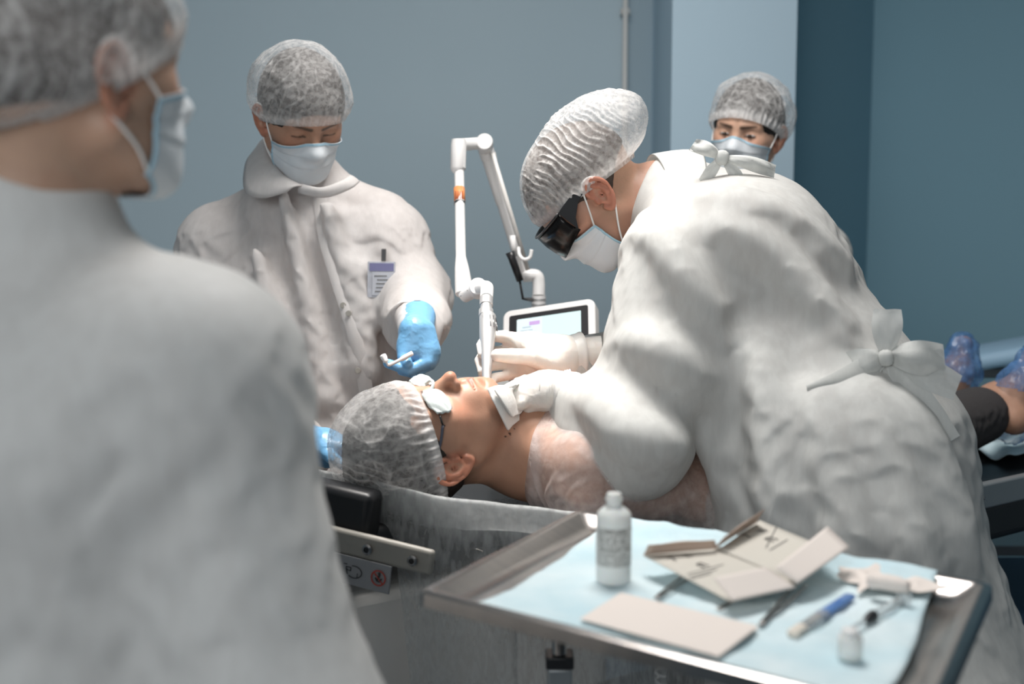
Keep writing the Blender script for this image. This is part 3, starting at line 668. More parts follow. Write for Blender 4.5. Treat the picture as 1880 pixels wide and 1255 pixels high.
    for i in range(5): mbx.box(c+R@A(-.002+.004*(i % 2), -.0030, .008-i*.008), (.026-.004*(i % 3), .0008, .0016), R)
    mbx.build('print', M['grey_ink'], bd)
    MB().box(c+R@A(.004, -.001, .051), (.010, .004, .026), R, bev=.002).build('clip', M['steel_d'], bd)
    # his left hand, closed on a pair of white plastic tweezers
    d = 2.22; s = S()
    s.cone(wr+A(0, .05, .02), P(764, 612, 2.25), .034, .032, .01)
    s.cone(P(760, 605, d), P(758, 640, d), .026, .030, .02).cone(P(778, 612, d+.01), P(786, 645, d+.005), .020, .024, .02)
    finger(s, [P(745, 632, d-.008), P(741, 655, d-.022), P(748, 668, d-.036)], .0125, .010, root=.012)       # thumb
    finger(s, [P(784, 640, d), P(783, 665, d-.018), P(750, 680, d-.03), P(712, 667, d-.035)], .0125, .0085, root=.014)
    finger(s, [P(790, 640, d+.015), P(789, 668, d-.002), P(760, 684, d-.012), P(738, 680, d-.018)], .0125, .009, root=.012)
    finger(s, [P(794, 640, d+.03), P(793, 664, d+.014), P(768, 680, d+.004), P(752, 672, d+.0)], .011, .0085, root=.012)
    finger(s, [P(790, 628, d+.04), P(790, 650, d+.03), P(775, 668, d+.02), P(760, 662, d+.02)], .010, .008, root=.012)
    glove('glove', root, s, M['glove_b'], P(690, 720, d)-A(0, .12, 0), P(820, 570, d)+A(0, .12, 0))
    # his right hand, lying on the couch behind the cap
    d2 = 2.14; s = S(); c = P(598, 822, d2)
    s.cone(c+A(-.09, .06, .02), c, .032, .030, .01).cone(c, c+A(.035, -.01, -.01), .030, .022, .02)
    for k in range(4): finger(s, [c+A(.012, .030-.018*k, .008), c+A(.045, .028-.018*k, .004), c+A(.062, .026-.018*k, -.010), c+A(.072, .025-.018*k, -.028)], .0105, .008, root=.012)
    finger(s, [c+A(0, -.03, 0), c+A(.020, -.050, -.01), c+A(.042, -.052, -.022)], .0115, .009, root=.012)
    glove('glove', root, s, M['glove_b'], c-A(.14, .12, .08), c+A(.12, .14, .08), wr=.0022, wf=70)
    s = S().cone(P(500, 760, 2.35), c+A(-.07, .05, .02), .062, .045); V, Q = nets(s, c-A(.4, .2, .2), c+A(.1, .45, .25), .010); mk('cuff', V, Q, M['gown_a'], root)
    # the tweezers
    t = MB(); a = P(757, 648, d-.045)
    t.tube(spline([a, P(735, 660, d-.055), P(716, 669, d-.06), P(711, 668, d-.062)], 5), [.0045]*5+[.0032]*10+[.002]); 
    t.tube(spline([P(711, 668, d-.062), P(708, 662, d-.062), P(703, 652, d-.058)], 4), [.002]*3+[.005]*3+[.006]*3)
    o = t.build('plastic_tweezers', M['white_p'], smooth=True); tag(o, 'small white plastic tweezers held in the blue gloved fingers above the cap', 'tweezers')
build_assistant()

# ------------------------------------------------------------------ person: onlooker against the pale column
def build_onlooker():
    root = thing('person', (.62, 3.05, 0), 'capped and masked person by the pale column, behind the bent surgeon, dark eyes showing', 'person')
    H = Head(P(1371, 252, 2.97), (-.46, -.86, -.12), (.10, -.10, 1), .98, fem=1)
    nb = P(1378, 405, 3.04); shl, shr = P(1258, 430, 3.1), P(1492, 430, 3.05)
    B = S(); B.cone(H.w((0, -.018, -.03)), nb, .048, .055).cone(nb, shl+A(0,0,-.03), .055, .055, .05).cone(nb, shr+A(0,0,-.03), .055, .055, .05)
    ch = A(nb[0], nb[1]+.03, 1.12); B.cone(ch+A(0, 0, .1), ch+A(0, 0, -.2), .12, .13, .06)
    for x in (-.08, .08): B.chain([A(nb[0]+x, nb[1]+.03, .88), A(nb[0]+x, nb[1]+.03, .48), A(nb[0]+x, nb[1]+.03, .08)], [.09, .06, .045], .03)
    for q in (shl, shr): B.chain([q+A(0,0,-.03), q+A(0, -.02, -.33), q+A(0, -.15, -.45)], [.05, .04, .03], .03)
    lo, hi = A(.1, 2.6, 0), A(1.15, 3.5, 1.8)
    bodymesh('body', root, H, B, head_col((.56, .345, .245), brow=(.03, .018, .012)), lo, hi, h=.003)
    # open eyes
    for sx in (-1, 1):
        for nm, m_, rr, off in (('eye', M['eye'], .0066, 0), ('iris', M['iris'], .0060, .0075)):
            c = H.w((sx*.032+(-.001), .0812+off*.45, .0125-off*.12)); a = frame(y=H.R[:, 1], z=H.R[:, 2])
            V, F_ = lathe(A(0,0,0), [(max(math.sin(t), .02), -math.cos(t)) for t in np.linspace(0, math.pi, 11)], 20)
            V = [c+H.R@(A(x*rr*(1.9 if nm == 'eye' else 1), z*rr*.9, y*rr*(.62 if nm == 'eye' else .74))) for x, y, z in V]
            mk(nm, V, F_, m_, root)
    H.hair(root, M['hair'], r=(.087, .1065, .103))
    H.cap(root, M['cap'], puff=(.106, .118, .118), pc=(0, -.018, .044), front=(.086, .060), back=(-.092, -.034), seed=3, side=.008, opac=1.5, pleat=.0022, wl=.014)
    H.mask(root, top=.000, seed=3, colr=M['mask'])
    G = S(); G.cone(shl+A(0,0,-.03), shr+A(0,0,-.03), .085, .085, 0).cone(ch+A(0, 0, .1), A(ch[0], ch[1], .7), .19, .22, .06)
    for q in (shl, shr): G.chain([q+A(0,0,-.03), q+A(0, -.02, -.33), q+A(0, -.15, -.45)], [.085, .075, .05], .05)
    garment('gown', root, G, B, M['gown_d'], lo+A(0, 0, .5), hi, .016, hem=.6, stretch=.04, iters=50, ani=(1, 1, .3), seed=(7, .02))
build_onlooker()

# ------------------------------------------------------------------ person: surgeon bent over the couch
HP_A, HP_B = P(893, 548, 2.235), P(907, 722, 2.075)      # axis of the laser handpiece
def build_surgeon():
    root = thing('person', (.60, 2.05, 0), 'bent-over surgeon in white tied gown, dark glasses and white latex gloves holding the laser handpiece', 'person')
    H = Head(P(1092, 362, 2.21), (-.60, -.02, -.79), (-.79, -.04, .60), 1.02)
    nb = P(1235, 372, 2.23); sl, sr = P(1262, 450, 2.04), P(1262, 440, 2.42)
    el, wl = P(1165, 780, 1.95), P(1030, 716, 2.045); er, wr = P(1190, 640, 2.42), P(1052, 652, 2.19)
    ch, pe = P(1345, 480, 2.22), P(1560, 810, 2.06)
    B = S(); B.cone(H.w((0, -.024, -.030)), nb, .060, .066).cone(nb, sl, .062, .062, .05).cone(nb, sr, .062, .062, .05)
    B.cone(ch+A(0, -.08, 0), ch+A(0, .08, 0), .13, .13, .08).cone(ch, pe, .135, .14, .08)
    B.chain([sl, el, wl], [.055, .045, .028], .03).chain([sr, er, wr], [.055, .045, .028], .03)
    for y in (-.09, .09): B.chain([pe+A(0, y, 0), A(pe[0]-.02, pe[1]+y, .48), A(pe[0]+.03, pe[1]+y, .08)], [.10, .065, .045], .03).cone(A(pe[0]+.03, pe[1]+y, .05), A(pe[0]-.14, pe[1]+y, .04), .042, .035, .02)
    lo, hi = A(-.05, 1.60, -.02), A(1.08, 2.62, 1.66)
    bodymesh('body', root, H, B, head_col((.46, .25, .175), brow=(.20, .12, .07), stub=.3, hairc=(.30, .19, .125)), lo, hi, h=.0024)
    H.hair(root, M['hair_b'], nape=True)
    H.cap(root, M['cap'], puff=(.102, .132, .108), pc=(0, -.026, .036), front=(.094, .058), back=(-.098, .002), seed=5, pleat=.0024, wl=.0125, back_bulge=.03, opac=.8)
    H.mask(root, top=-.006, bot=-.100, seed=5, half=64)
    # dark wrap-round laser glasses
    def hl(x, y, z): return H.w((x, y, z))
    g = MB(); V = []; n = 33
    for i in range(n):
        a = math.radians(-74+148*i/(n-1)); wy = .030+.092*math.cos(a)**.7; x = .081*math.sin(a)
        top, bot = .040, -.020+.014*abs(math.sin(a))**2-.004*math.cos(a)
        for z_, o_ in ((top, 0), (top*.6+bot*.4, .0025), (top*.3+bot*.7, .0015), (bot, -.002)): V.append(hl(x*(1+o_*5), wy+o_, z_))
    gl = mk('laser_glasses', V, gridmesh(n, 4, False), M['lens'], root); gl.modifiers.new('t', 'SOLIDIFY').thickness = .003
    fr = MB()
    V = np.array(V).reshape(n, 4, 3); fr.tube([p for p in V[:, 0]], .0024, 8)
    fr.build('brow_bar', M['blackp'], gl, smooth=True)
    for sx in (-1, 1):
        V = []; rows = [(0, .041, -.004, .006), (.18, .042, .012, .0065), (.5, .042, .025, .004), (.8, .040, .028, .003), (1, .037, .028, .0028)]
        for t, zt, zb, th in rows:
            x = sx*(.0795+.002*math.sin(t*3)); y = .067*(1-t)-.004*t
            V += [hl(x, y, zt), hl(x+sx*.003, y, zt), hl(x+sx*.003, y, zb), hl(x, y, zb)]
        m = 4; F_ = [(i*m+j, i*m+(j+1) % m, (i+1)*m+(j+1) % m, (i+1)*m+j) for i in range(len(rows)-1) for j in range(m)]
        mk('temple', V, F_, M['blackp'], gl, smooth=False)
    # gown
    G = S(); G.cone(ch+A(-.01, -.11, .01), ch+A(0, .11, .01), .165, .165).cone(nb+A(.045, -.045, -.04), nb+A(.045, .06, -.04), .080, .080, .07)
    G.cone(nb+A(.16, 0, -.03), ch+A(.05, 0, .0), .115, .165, .05)
    wm = ch*.33+pe*.67
    for yy, y2 in ((-.07, -.03), (.06, .03)): G.cone(ch+A(0, yy, 0), wm+A(-.01, (yy+y2)/2, 0), .182, .176, .06).cone(wm+A(-.01, (yy+y2)/2, 0), pe+A(-.02, y2, 0), .176, .205, .06)
    G.cone(pe+A(-.04, -.02, .0), P(1590, 1230, 1.97), .205, .27, .06)
    G.chain([sl, el, (el+wl)/2+A(.006, 0, .01), wl+A(.018, 0, -.002)], [.115, .080, .060, .038], .05)
    G.chain([sr, er, (er+wr)/2+A(0, 0, .0), wr+A(.025, .012, .0)], [.105, .075, .056, .038], .05)
    g0 = Grid(G, lo+A(-.02, -.05, .2), hi+A(.06, 0, 0), .014)
    for amp, px in ((.3, ((1215, 400), (1262, 480), (1310, 560))), (.5, ((1330, 380), (1430, 440), (1540, 560))), (.5, ((1300, 330), (1420, 360), (1540, 450))), (.4, ((1170, 590), (1240, 625), (1290, 680))),
        (.8, ((1390, 600), (1425, 760), (1440, 930))), (.8, ((1500, 700), (1540, 840), (1580, 1000))), (.9, ((1590, 700), (1650, 860), (1690, 1010))), (.7, ((1660, 720), (1720, 850), (1760, 980))),
        (.4, ((1100, 700), (1160, 760), (1230, 780))), (.4, ((1310, 600), (1330, 700), (1330, 850)))):
        amp = amp*(1.5 if px[0][1] > 590 else 1); q = [raypt(g0, u, v, 1.7, -.006) for u, v in px]; q = spline(q, 3)
        for i in range(len(q)-1): G.cone(q[i], q[i+1], .010+.012*amp, .010+.012*amp, .045)
    td = nrm(pe-ch); Rf = frame(z=td, x=A(0, 1, 0)) if False else np.stack([np.cross(A(0, 1, 0), td), A(0, 1, 0), td], 1)
    gw, bv = garment('gown', root, G, B, M['gown_d'], lo+A(-.02, -.05, .2), hi+A(.06, 0, 0), .016, hem=.34, stretch=.04, maxd=.034, iters=110, bend=.5, seed=(6.5, .025), ani=(1, 1, .14), Rf=Rf, grav=.0005)
    onface = lambda u, v, off=0: hit(bv, u, v, off)
    # stand-up collar band
    V = []; n = 26; nd = nrm(nb-H.w((0, -.03, -.03))); e1 = nrm(np.cross(nd, A(0, 1, 0))); e2 = np.cross(nd, e1)
    for i in range(n):
        a = 2*math.pi*i/n; back = .5+.5*math.cos(a)
        for t in (0, .33, .66, 1):
            c = nb-nd*(-.030+.085*t*(.45+.55*back))+nd*0; r = .103-.020*t+.003*math.sin(3*a+4*t)
            V.append(c+r*(math.cos(a)*(-e1 if e1[2] < 0 else e1)+math.sin(a)*e2))
    cl = mk('collar', V, gridmesh(n, 4), M['gown_d'], gw); cl.modifiers.new('t', 'SOLIDIFY').thickness = .002; cl.modifiers.new('s', 'SUBSURF').levels = 1; cl.modifiers['s'].render_levels = 1
    # neck bow and waist bow, waist belt
    R = frame(x=A(.96, -.1, -.25), z=A(.25, 0, 1)); R[:, 1] *= -1; bow(MB(), P(1325, 290, 2.09), R, 1.0, 2, ((-.055, .020), (.095, .010)), ((.05, -.03), (-.02, -.04)), .012).build('neck_bow', M['gown_d'], gw, smooth=True)
    V = []; pts = spline([onface(u, v, .003) for u, v in ((1480, 711), (1540, 694), (1590, 674), (1630, 656))], 8)
    for i, p in enumerate(pts):
        t = nrm(pts[min(i+1, len(pts)-1)]-pts[max(i-1, 0)]); w_ = nrm(np.cross(t, nrm(p-CAM)))*(.004+.013*min(1, i/14.)); V += [p-w_, p+A(0, -.004, 0), p+w_]
    mk('belt', V, gridmesh(len(pts), 3, False), M['gown_d'], gw)
    R = frame(x=A(.80, -.35, .10), z=A(-.1, 0, 1)); R[:, 1] *= -1; bow(MB(), onface(1628, 655, off=.022), R, 1.0, 4, ((-.075, -.012), (.085, .0)), ((-.085, -.045), (.10, -.045), (.08, -.13), (.03, -.17), (.008, .085)), .026).build('waist_bow', M['gown_d'], gw, smooth=True)
    # ribbons and the overlapping back edge
    def ribbon(px, w_=.02, off=.010, name='ribbon', tw=.6):
        pts = spline([onface(u, v, off=off) for u, v in px], 6); V = []
        for i, p in enumerate(pts):
            t = nrm(pts[min(i+1, len(pts)-1)]-pts[max(i-1, 0)]); s_ = nrm(np.cross(t, A(0, -1, 0))); 
            V += [p-s_*w_, p+s_*w_+A(0, -.006-.006*math.sin(i*tw), 0)]
        mk(name, V, gridmesh(len(pts), 2, False), M['gown_d'], gw)
    # right hand closed round the handpiece (white latex)
    ax = nrm(HP_B-HP_A); s = S(); d = 2.16
    s.cone(wr+A(.05, .02, 0), P(1035, 655, 2.19), .034, .031, .02)
    s.cone(P(1030, 645, 2.18), P(975, 632, 2.17), .028, .022, .025).cone(P(1030, 660, 2.18), P(968, 650, 2.185), .028, .024, .025).cone(P(1025, 672, 2.18), P(970, 672, 2.19), .024, .022, .02)
    finger(s, [P(972, 628, 2.172), P(925, 617, 2.185), P(893, 618, 2.178), P(884, 634, 2.158), P(886, 650, 2.142)], .0115, .0085, root=.02)
    finger(s, [P(968, 645, 2.195), P(925, 645, 2.20), P(890, 646, 2.185), P(881, 662, 2.165), P(886, 682, 2.140)], .0115, .009, root=.02)
    finger(s, [P(966, 662, 2.200), P(925, 668, 2.205), P(897, 672, 2.19), P(887, 686, 2.165), P(893, 702, 2.140)], .011, .0085, root=.015)
    finger(s, [P(970, 676, 2.195), P(935, 688, 2.20), P(908, 694, 2.185), P(898, 706, 2.160), P(903, 716, 2.145)], .010, .008, root=.012)
    finger(s, [P(1010, 668, 2.155), P(975, 656, 2.13), P(940, 653, 2.108), P(913, 652, 2.098)], .017, .0115, root=.02)   # thumb
    glove('glove', root, s, M['glove_w'], P(850, 740, 2.1)-A(0, .12, 0), P(1090, 590, 2.2)+A(0, .12, 0), wr=.0010)
    # ruffled glove cuff
    def cuff(c0, c1, r0, r1, name='glove_cuff', seed=0, rip=.0016, n=48, m=14, wv=3):
        t_ = nrm(c1-c0); a1 = nrm(np.cross(t_, A(0, 0, 1))); a2 = np.cross(t_, a1); V = []
        for i in range(n):
            a = 2*math.pi*i/n
            for j in range(m):
                t = j/(m-1); r = r0+(r1-r0)*t+rip*math.sin(j*2.6+.8*math.sin(a*2+seed))+.0012*math.sin(a*wv+j*.5+seed)
                V.append(c0+(c1-c0)*t+(math.cos(a)*a1+math.sin(a)*a2)*r)
        o = mk(name, V, gridmesh(n, m), M['glove_w'], root); o.modifiers.new('t', 'SOLIDIFY').thickness = .0008; return o
    cuff(P(1022, 654, 2.185), P(1064, 652, 2.20), .0325, .043, seed=1, rip=.0006, m=9)
    # left hand pinching the gauze
    s = S(); d = 2.03
    s.cone(wl+A(.02, 0, 0), P(1000, 716, 2.04), .032, .030, .02).cone(P(1005, 712, 2.04), P(965, 712, 2.045), .027, .020, .02).cone(P(1000, 725, 2.03), P(965, 722, 2.03), .026, .020, .02)
    finger(s, [P(965, 706, 2.055), P(945, 708, 2.06), P(928, 716, 2.055), P(918, 722, 2.05)], .011, .008, root=.012)
    finger(s, [P(968, 718, 2.025), P(942, 722, 2.015), P(922, 727, 2.018), P(909, 731, 2.022)], .0115, .0075, root=.014)
    finger(s, [P(975, 730, 2.02), P(958, 740, 2.01), P(945, 748, 2.015), P(935, 750, 2.02)], .012, .008, root=.012)
    finger(s, [P(985, 735, 2.03), P(970, 750, 2.03), P(958, 757, 2.04)], .011, .009, root=.012)
    finger(s, [P(985, 705, 2.06), P(965, 698, 2.075), P(950, 702, 2.085), P(940, 712, 2.08)], .010, .008, root=.012)
    glove('glove', root, s, M['glove_w'], P(890, 780, d)-A(0, .12, 0), P(1050, 670, d)+A(0, .12, 0), wr=.0010)
    cuff(P(985, 718, 2.035), P(1045, 722, 2.04), .0325, .040, seed=4, rip=.0011, m=34, n=56)
build_surgeon()

# ------------------------------------------------------------------ person: patient lying on the couch
PH = Head(P(802, 809, 2.005), (.04, -.31, .94), (-.90, -.42, -.02), 1.05, heavy=0)
def build_patient():
    root = thing('person', (.3, 2.3, .9), 'patient lying on back under thin gown with eye shield, capped head and bare neck', 'person')
    H = PH; a = nrm(A(.80, .60, 0)); b = A(a[1], -a[0], 0)
    nb = P(965, 815, 2.13); sr = P(1085, 858, 1.96); slf = nb+A(-.02, .17, -.01)
    ch = P(1130, 835, 2.20); hp = P(1500, 870, 2.48); er, wr = P(1292, 902, 2.07), P(1440, 905, 2.28)
    anR, anL = P(1828, 738, 2.76), P(1722, 702, 2.98)
    B = S(); B.cone(H.w((0, -.022, -.035)), nb, .060, .064).cone(H.w((0, .02, -.07)), nb+A(.03, 0, .015), .045, .05, .03)
    B.cone(nb, sr, .062, .058, .06).cone(nb, slf, .06, .06, .06).cone(nb+A(.03, -.03, .0), ch, .085, .11, .06).cone(nb+A(.02, .06, .0), ch+A(.02, .10, 0), .08, .10, .06)
    B.cone(ch, hp, .12, .12, .08).cone(ch+A(.03, .10, 0), hp+A(-.08, .10, 0), .11, .11, .08)
    B.chain([sr, er, wr], [.056, .044, .032], .04).cone(sr+A(.02, .0, -.005), sr*.5+er*.5+A(0,0,-.01), .056, .052, .03)
    # the lower body is dressed: legs, ankles and bare feet (in shoe covers)
    def foot(an, toe, heel, r=.038):
        B.cone(an, heel, .036, .032, .03).cone(heel, toe, .034, .026, .02).cone(an, toe*.55+heel*.45, .034, .034, .03)
    kR, kL = P(1655, 800, 2.58), P(1600, 770, 2.80)
    B.chain([hp+A(.02, -.05, .0), kR, anR], [.085, .06, .036], .05).chain([hp+A(-.06, .12, .0), kL, anL], [.085, .06, .036], .05)
    fR = (P(1898, 655, 2.73), P(1862, 768, 2.72)); fL = (P(1768, 634, 2.97), P(1748, 738, 2.98))
    foot(anR, *fR); foot(anL, *fL)
    full = lambda p: smin(H.sdf(p), B(p), .025)
    lo1, hi1 = A(-.34, 1.78, .84), A(.56, 2.46, 1.22)
    V, Q = nets(full, lo1, hi1, .0023); V2, Q2 = nets(B, A(.4, 2.0, .7), A(1.4, 3.3, 1.3), .009)
    colf = head_col((.47, .265, .18), lip=(.46, .14, .12), stub=.35, hairc=None); col = colf(H.l(V)); base = A(.47, .265, .18)
    lv = H.l(V); far = np.clip((-lv[:, 2]-.10)/.06, 0, 1)[:, None]; col = col*(1-far)+base*A(1, .96, .92)*far
    # short dark hair in front of the ear and at the temple, a mole on the neck
    q = lv.copy(); q[:, 0] = np.abs(q[:, 0])
    hw = np.clip((.024-q[:, 1])/.010, 0, 1)*np.clip((q[:, 2]-.004)/.012, 0, 1)*(q[:, 0] < .079)*.85
    hw2 = np.clip((-.016-q[:, 1])/.02, 0, 1)*np.clip((q[:, 2]+.06)/.03, 0, 1)*(q[:, 0] < .078)*.7; hw = np.maximum(hw, hw2)[:, None]
    col = col*(1-hw)+A(.045, .030, .022)*hw
    for (u, v, r) in ((936, 796, .0022), (928, 801, .0012), (944, 787, .0012)):
        o = P(u, v, 1); dr = nrm(o-CAM); dd = V-CAM; t = dd@dr; dist = np.linalg.norm(dd-t[:, None]*dr, axis=1); m = (dist < r)
        if m.any(): m &= t < t[m].min()+.02
        col[m] = A(.06, .03, .02)
    mk('body', np.concatenate([V, V2]), np.concatenate([Q, Q2+len(V)]), M['skin'], root, col=np.concatenate([col, np.tile(base, (len(V2), 1))]))
    H.hair(root, M['hair'], r=(.081, .106, .114))
    H.cap(root, M['cap'], puff=(.098, .116, .128), pc=(0, -.006, .048), front=(.092, .050), back=(-.100, .014), seed=8, pleat=.0010, wl=.013, crump=.009, side=.006, opac=1.1)
    # eye shield
    sh = MB(); 
    def pad(sx):
        V = []; n, m = 25, 13
        for i in range(n):
            for j in range(m):
                u = -1+2*i/(n-1); v = -1+2*j/(m-1); rr = 1-.35*abs(u)**3*(1 if u > 0 else .6)
                x = .034+.025*u; z = .015+.0160*v*rr-.003*u
                y = .0940-.55*abs(x)**2*7+.010*(1-v*v)*(1-u*u)+.001*math.sin(9*u+7*v)
                V.append(H.w((sx*x, y, z)))
        o = mk('pad', V, gridmesh(n, m, False), M['pad'], es); md = o.modifiers.new('t', 'SOLIDIFY'); md.thickness = .004; md.offset = -1 if sx > 0 else 1
    es = mk('eye_shield', *(lambda b_: (np.array(b_.v), b_.f))(MB().tube(spline([H.w((-.012, .098, .016)), H.w((-.006, .106, .010)), H.w((.006, .106, .010)), H.w((.012, .098, .016))], 5), .0028, 8)), M['pad'], root)
    for sx in (-1, 1):
        pad(sx)
        MB().tube(spline([H.w((sx*.056, .077, .018)), H.w((sx*.064, .078, .020)), H.w((sx*.069, .068, .018)), H.w((sx*.063, .062, .012)), H.w((sx*.058, .068, .010))], 5), .0017, 8).build('cord', M['blackp'], es, smooth=True)
        MB().tube(spline([H.w((sx*.069, .066, .018)), H.w((sx*.074, .045, .022)), H.w((sx*.079, .018, .030)), H.w((sx*.084, -.012, .040))], 5), .0022, 8).build('strap', M['strap'], es, smooth=True)
    # thin gown over chest, shoulder and arm
    G = S(); G.cone(nb+A(.09, -.06, -.02), ch+A(0, 0, .0), .09, .135, .06).cone(ch, hp, .14, .15, .08).cone(ch+A(.03, .10, 0), hp+A(-.06, .10, 0), .125, .14, .08)
    G.chain([sr+A(.0, 0, 0), er+A(.0, 0, -.005), wr], [.075, .066, .06], .05).cone(sr+A(.02, .05, .03), er+A(0, .08, .02), .07, .07, .06)
    for p, q in (((1030, 760), (1190, 890)), ((1080, 800), (1320, 930)), ((1010, 800), (1100, 905)), ((1240, 850), (1335, 905))):
        G.cone(P(*p, 2.02), P(*q, 1.99+.0003*(q[0]-1000)), .004, .008, .03)
    edge = P(972, 790, 2.03); en = nrm(A(1, .15, .0))
    lo, hi = A(.0, 1.82, .82), A(.85, 2.75, 1.22)
    V, Q = nets(G, lo, hi, .009); V, Q = clean(V, Q, lambda c: ((c-edge)@en > 0) & (c[:, 2] > .905-.0*c[:, 0]))
    V = relax(V, Q, 3); V = cloth(V, Q, Grid(B, lo-.02, hi+.02, .012), gap=.005, stretch=.05, maxd=.03, iters=90, seed=(12, .014), ani=(.5, 1, 1), grav=.0004)
    cr = np.clip(1-np.abs(noise(V, 9)+.25*noise(V, 25))*9, 0, 1)**2*.7; ed = np.exp(-(((V-edge)@en)/.008)**2)
    o = mk('gown', V, Q, M['veil'], root, col=np.tile(np.clip(cr*.45+ed*.5, 0, 1)[:, None], (1, 3))); md = o.modifiers.new('s', 'SUBSURF'); md.levels = 1; md.render_levels = 1
    # trousers
    T = S(); T.chain([hp+A(.02, -.05, .0), kR, anR*.8+kR*.2], [.11, .085, .066], .05).chain([hp+A(-.06, .12, .0), kL, anL*.8+kL*.2], [.11, .085, .064], .05)
    V, Q = nets(T, A(.45, 2.1, .7), A(1.4, 3.3, 1.3), .009); V = relax(V, Q, 2); V = cloth(V, Q, None, stretch=.05, maxd=.016, iters=50, seed=(22, .008), ani=(.5, 1, 1)); o = mk('trousers', V, Q, M['trousers'], root); md = o.modifiers.new('s', 'SUBSURF'); md.render_levels = 1
    # shoe covers
    for (toe, heel), an, w_ in ((fR, anR, .012), (fL, anL, .012)):
        c = S(); c.cone(heel+A(0, 0, -.005), toe, .050, .032).cone(heel*.4+toe*.6, toe+A(0, 0, .006), .050, .018, .02).cone(an*.35+heel*.65, toe*.5+heel*.5, .048, .048, .03)
        up = nrm(an-heel)
        V, Q = nets(c, np.minimum(toe, heel)-.1, np.maximum(toe, heel)+.1, .005); fwd = nrm(np.cross(np.cross(toe-heel, A(-.8, -.55, 0)), toe-heel)); 
        out = nrm(A(-.80, -.45, .25)); mid = an*.62+heel*.38
        V, Q = clean(V, Q, lambda x: ~((((x-mid)@out) > -.006) & (((x-(heel*.62+toe*.38))@nrm(toe-heel)) < 0)))
        N = vnormals(V, Q); V = V+N*(.005*noise(V, 60)+.004*ridged(V*A(1, 1, .4), 90))[:, None]
        mk('shoe_cover', V, Q, M['cover'], root)
build_patient()

# gauze held against the throat
def build_gauze():
    f = lambda p: smin(smin(PH.sdf(p), d_cone(p, PH.w((0, -.022, -.035)), P(965, 815, 2.13), .0615, .066), .025), d_cone(p, PH.w((0, .02, -.07)), P(965, 815, 2.13)+A(.03, 0, .015), .045, .05), .03)
    g = Grid(f, A(-.2, 1.8, .85), A(.3, 2.4, 1.25), .008)
    def sheet(c00, c10, c11, c01, n=26, m=20, lift=.0, seed=0, fold=.003):
        V = []
        for i in range(n):
            for j in range(m):
                u, v = i/(n-1), j/(m-1); p = (A(*c00)*(1-u)+A(*c10)*u)*(1-v)+(A(*c01)*(1-u)+A(*c11)*u)*v
                t = 1.8; best = (9, t)
                for _ in range(60):
                    e = float(g(P(p[0], p[1], t)[None])[0])-.007-lift
                    if e < best[0]: best = (e, t)
                    if e < .001 or t > 2.15: break
                    t += max(e, .002)*.8
                V.append(P(p[0], p[1], min(best[1], 2.08)))
        V = np.array(V); Q = gridmesh(n, m, False); V = relax(V, Q, 4, .5, taubin=False)
        ln = np.linspace(0, 1, n).repeat(m); V += A(-.2, -.7, .5)*(fold*np.sin(ln*8+seed)+.0015*noise(V, 70))[:, None]
        return V, Q
    mb = MB(); 
    V, Q = sheet((892, 712), (958, 700), (978, 748), (931, 793)); mb.add(V, Q)
    V, Q = sheet((905, 716), (960, 706), (974, 742), (940, 770), lift=.006, seed=1.2, fold=.004); mb.add(V, Q)
    o = mb.build('gauze_cloth', M['white_pad'], smooth=True); md = o.modifiers.new('t', 'SOLIDIFY'); md.thickness = .0035
    tag(o, 'folded white gauze laid on the patient\'s throat under the gloved fingertips', 'gauze')
build_gauze()

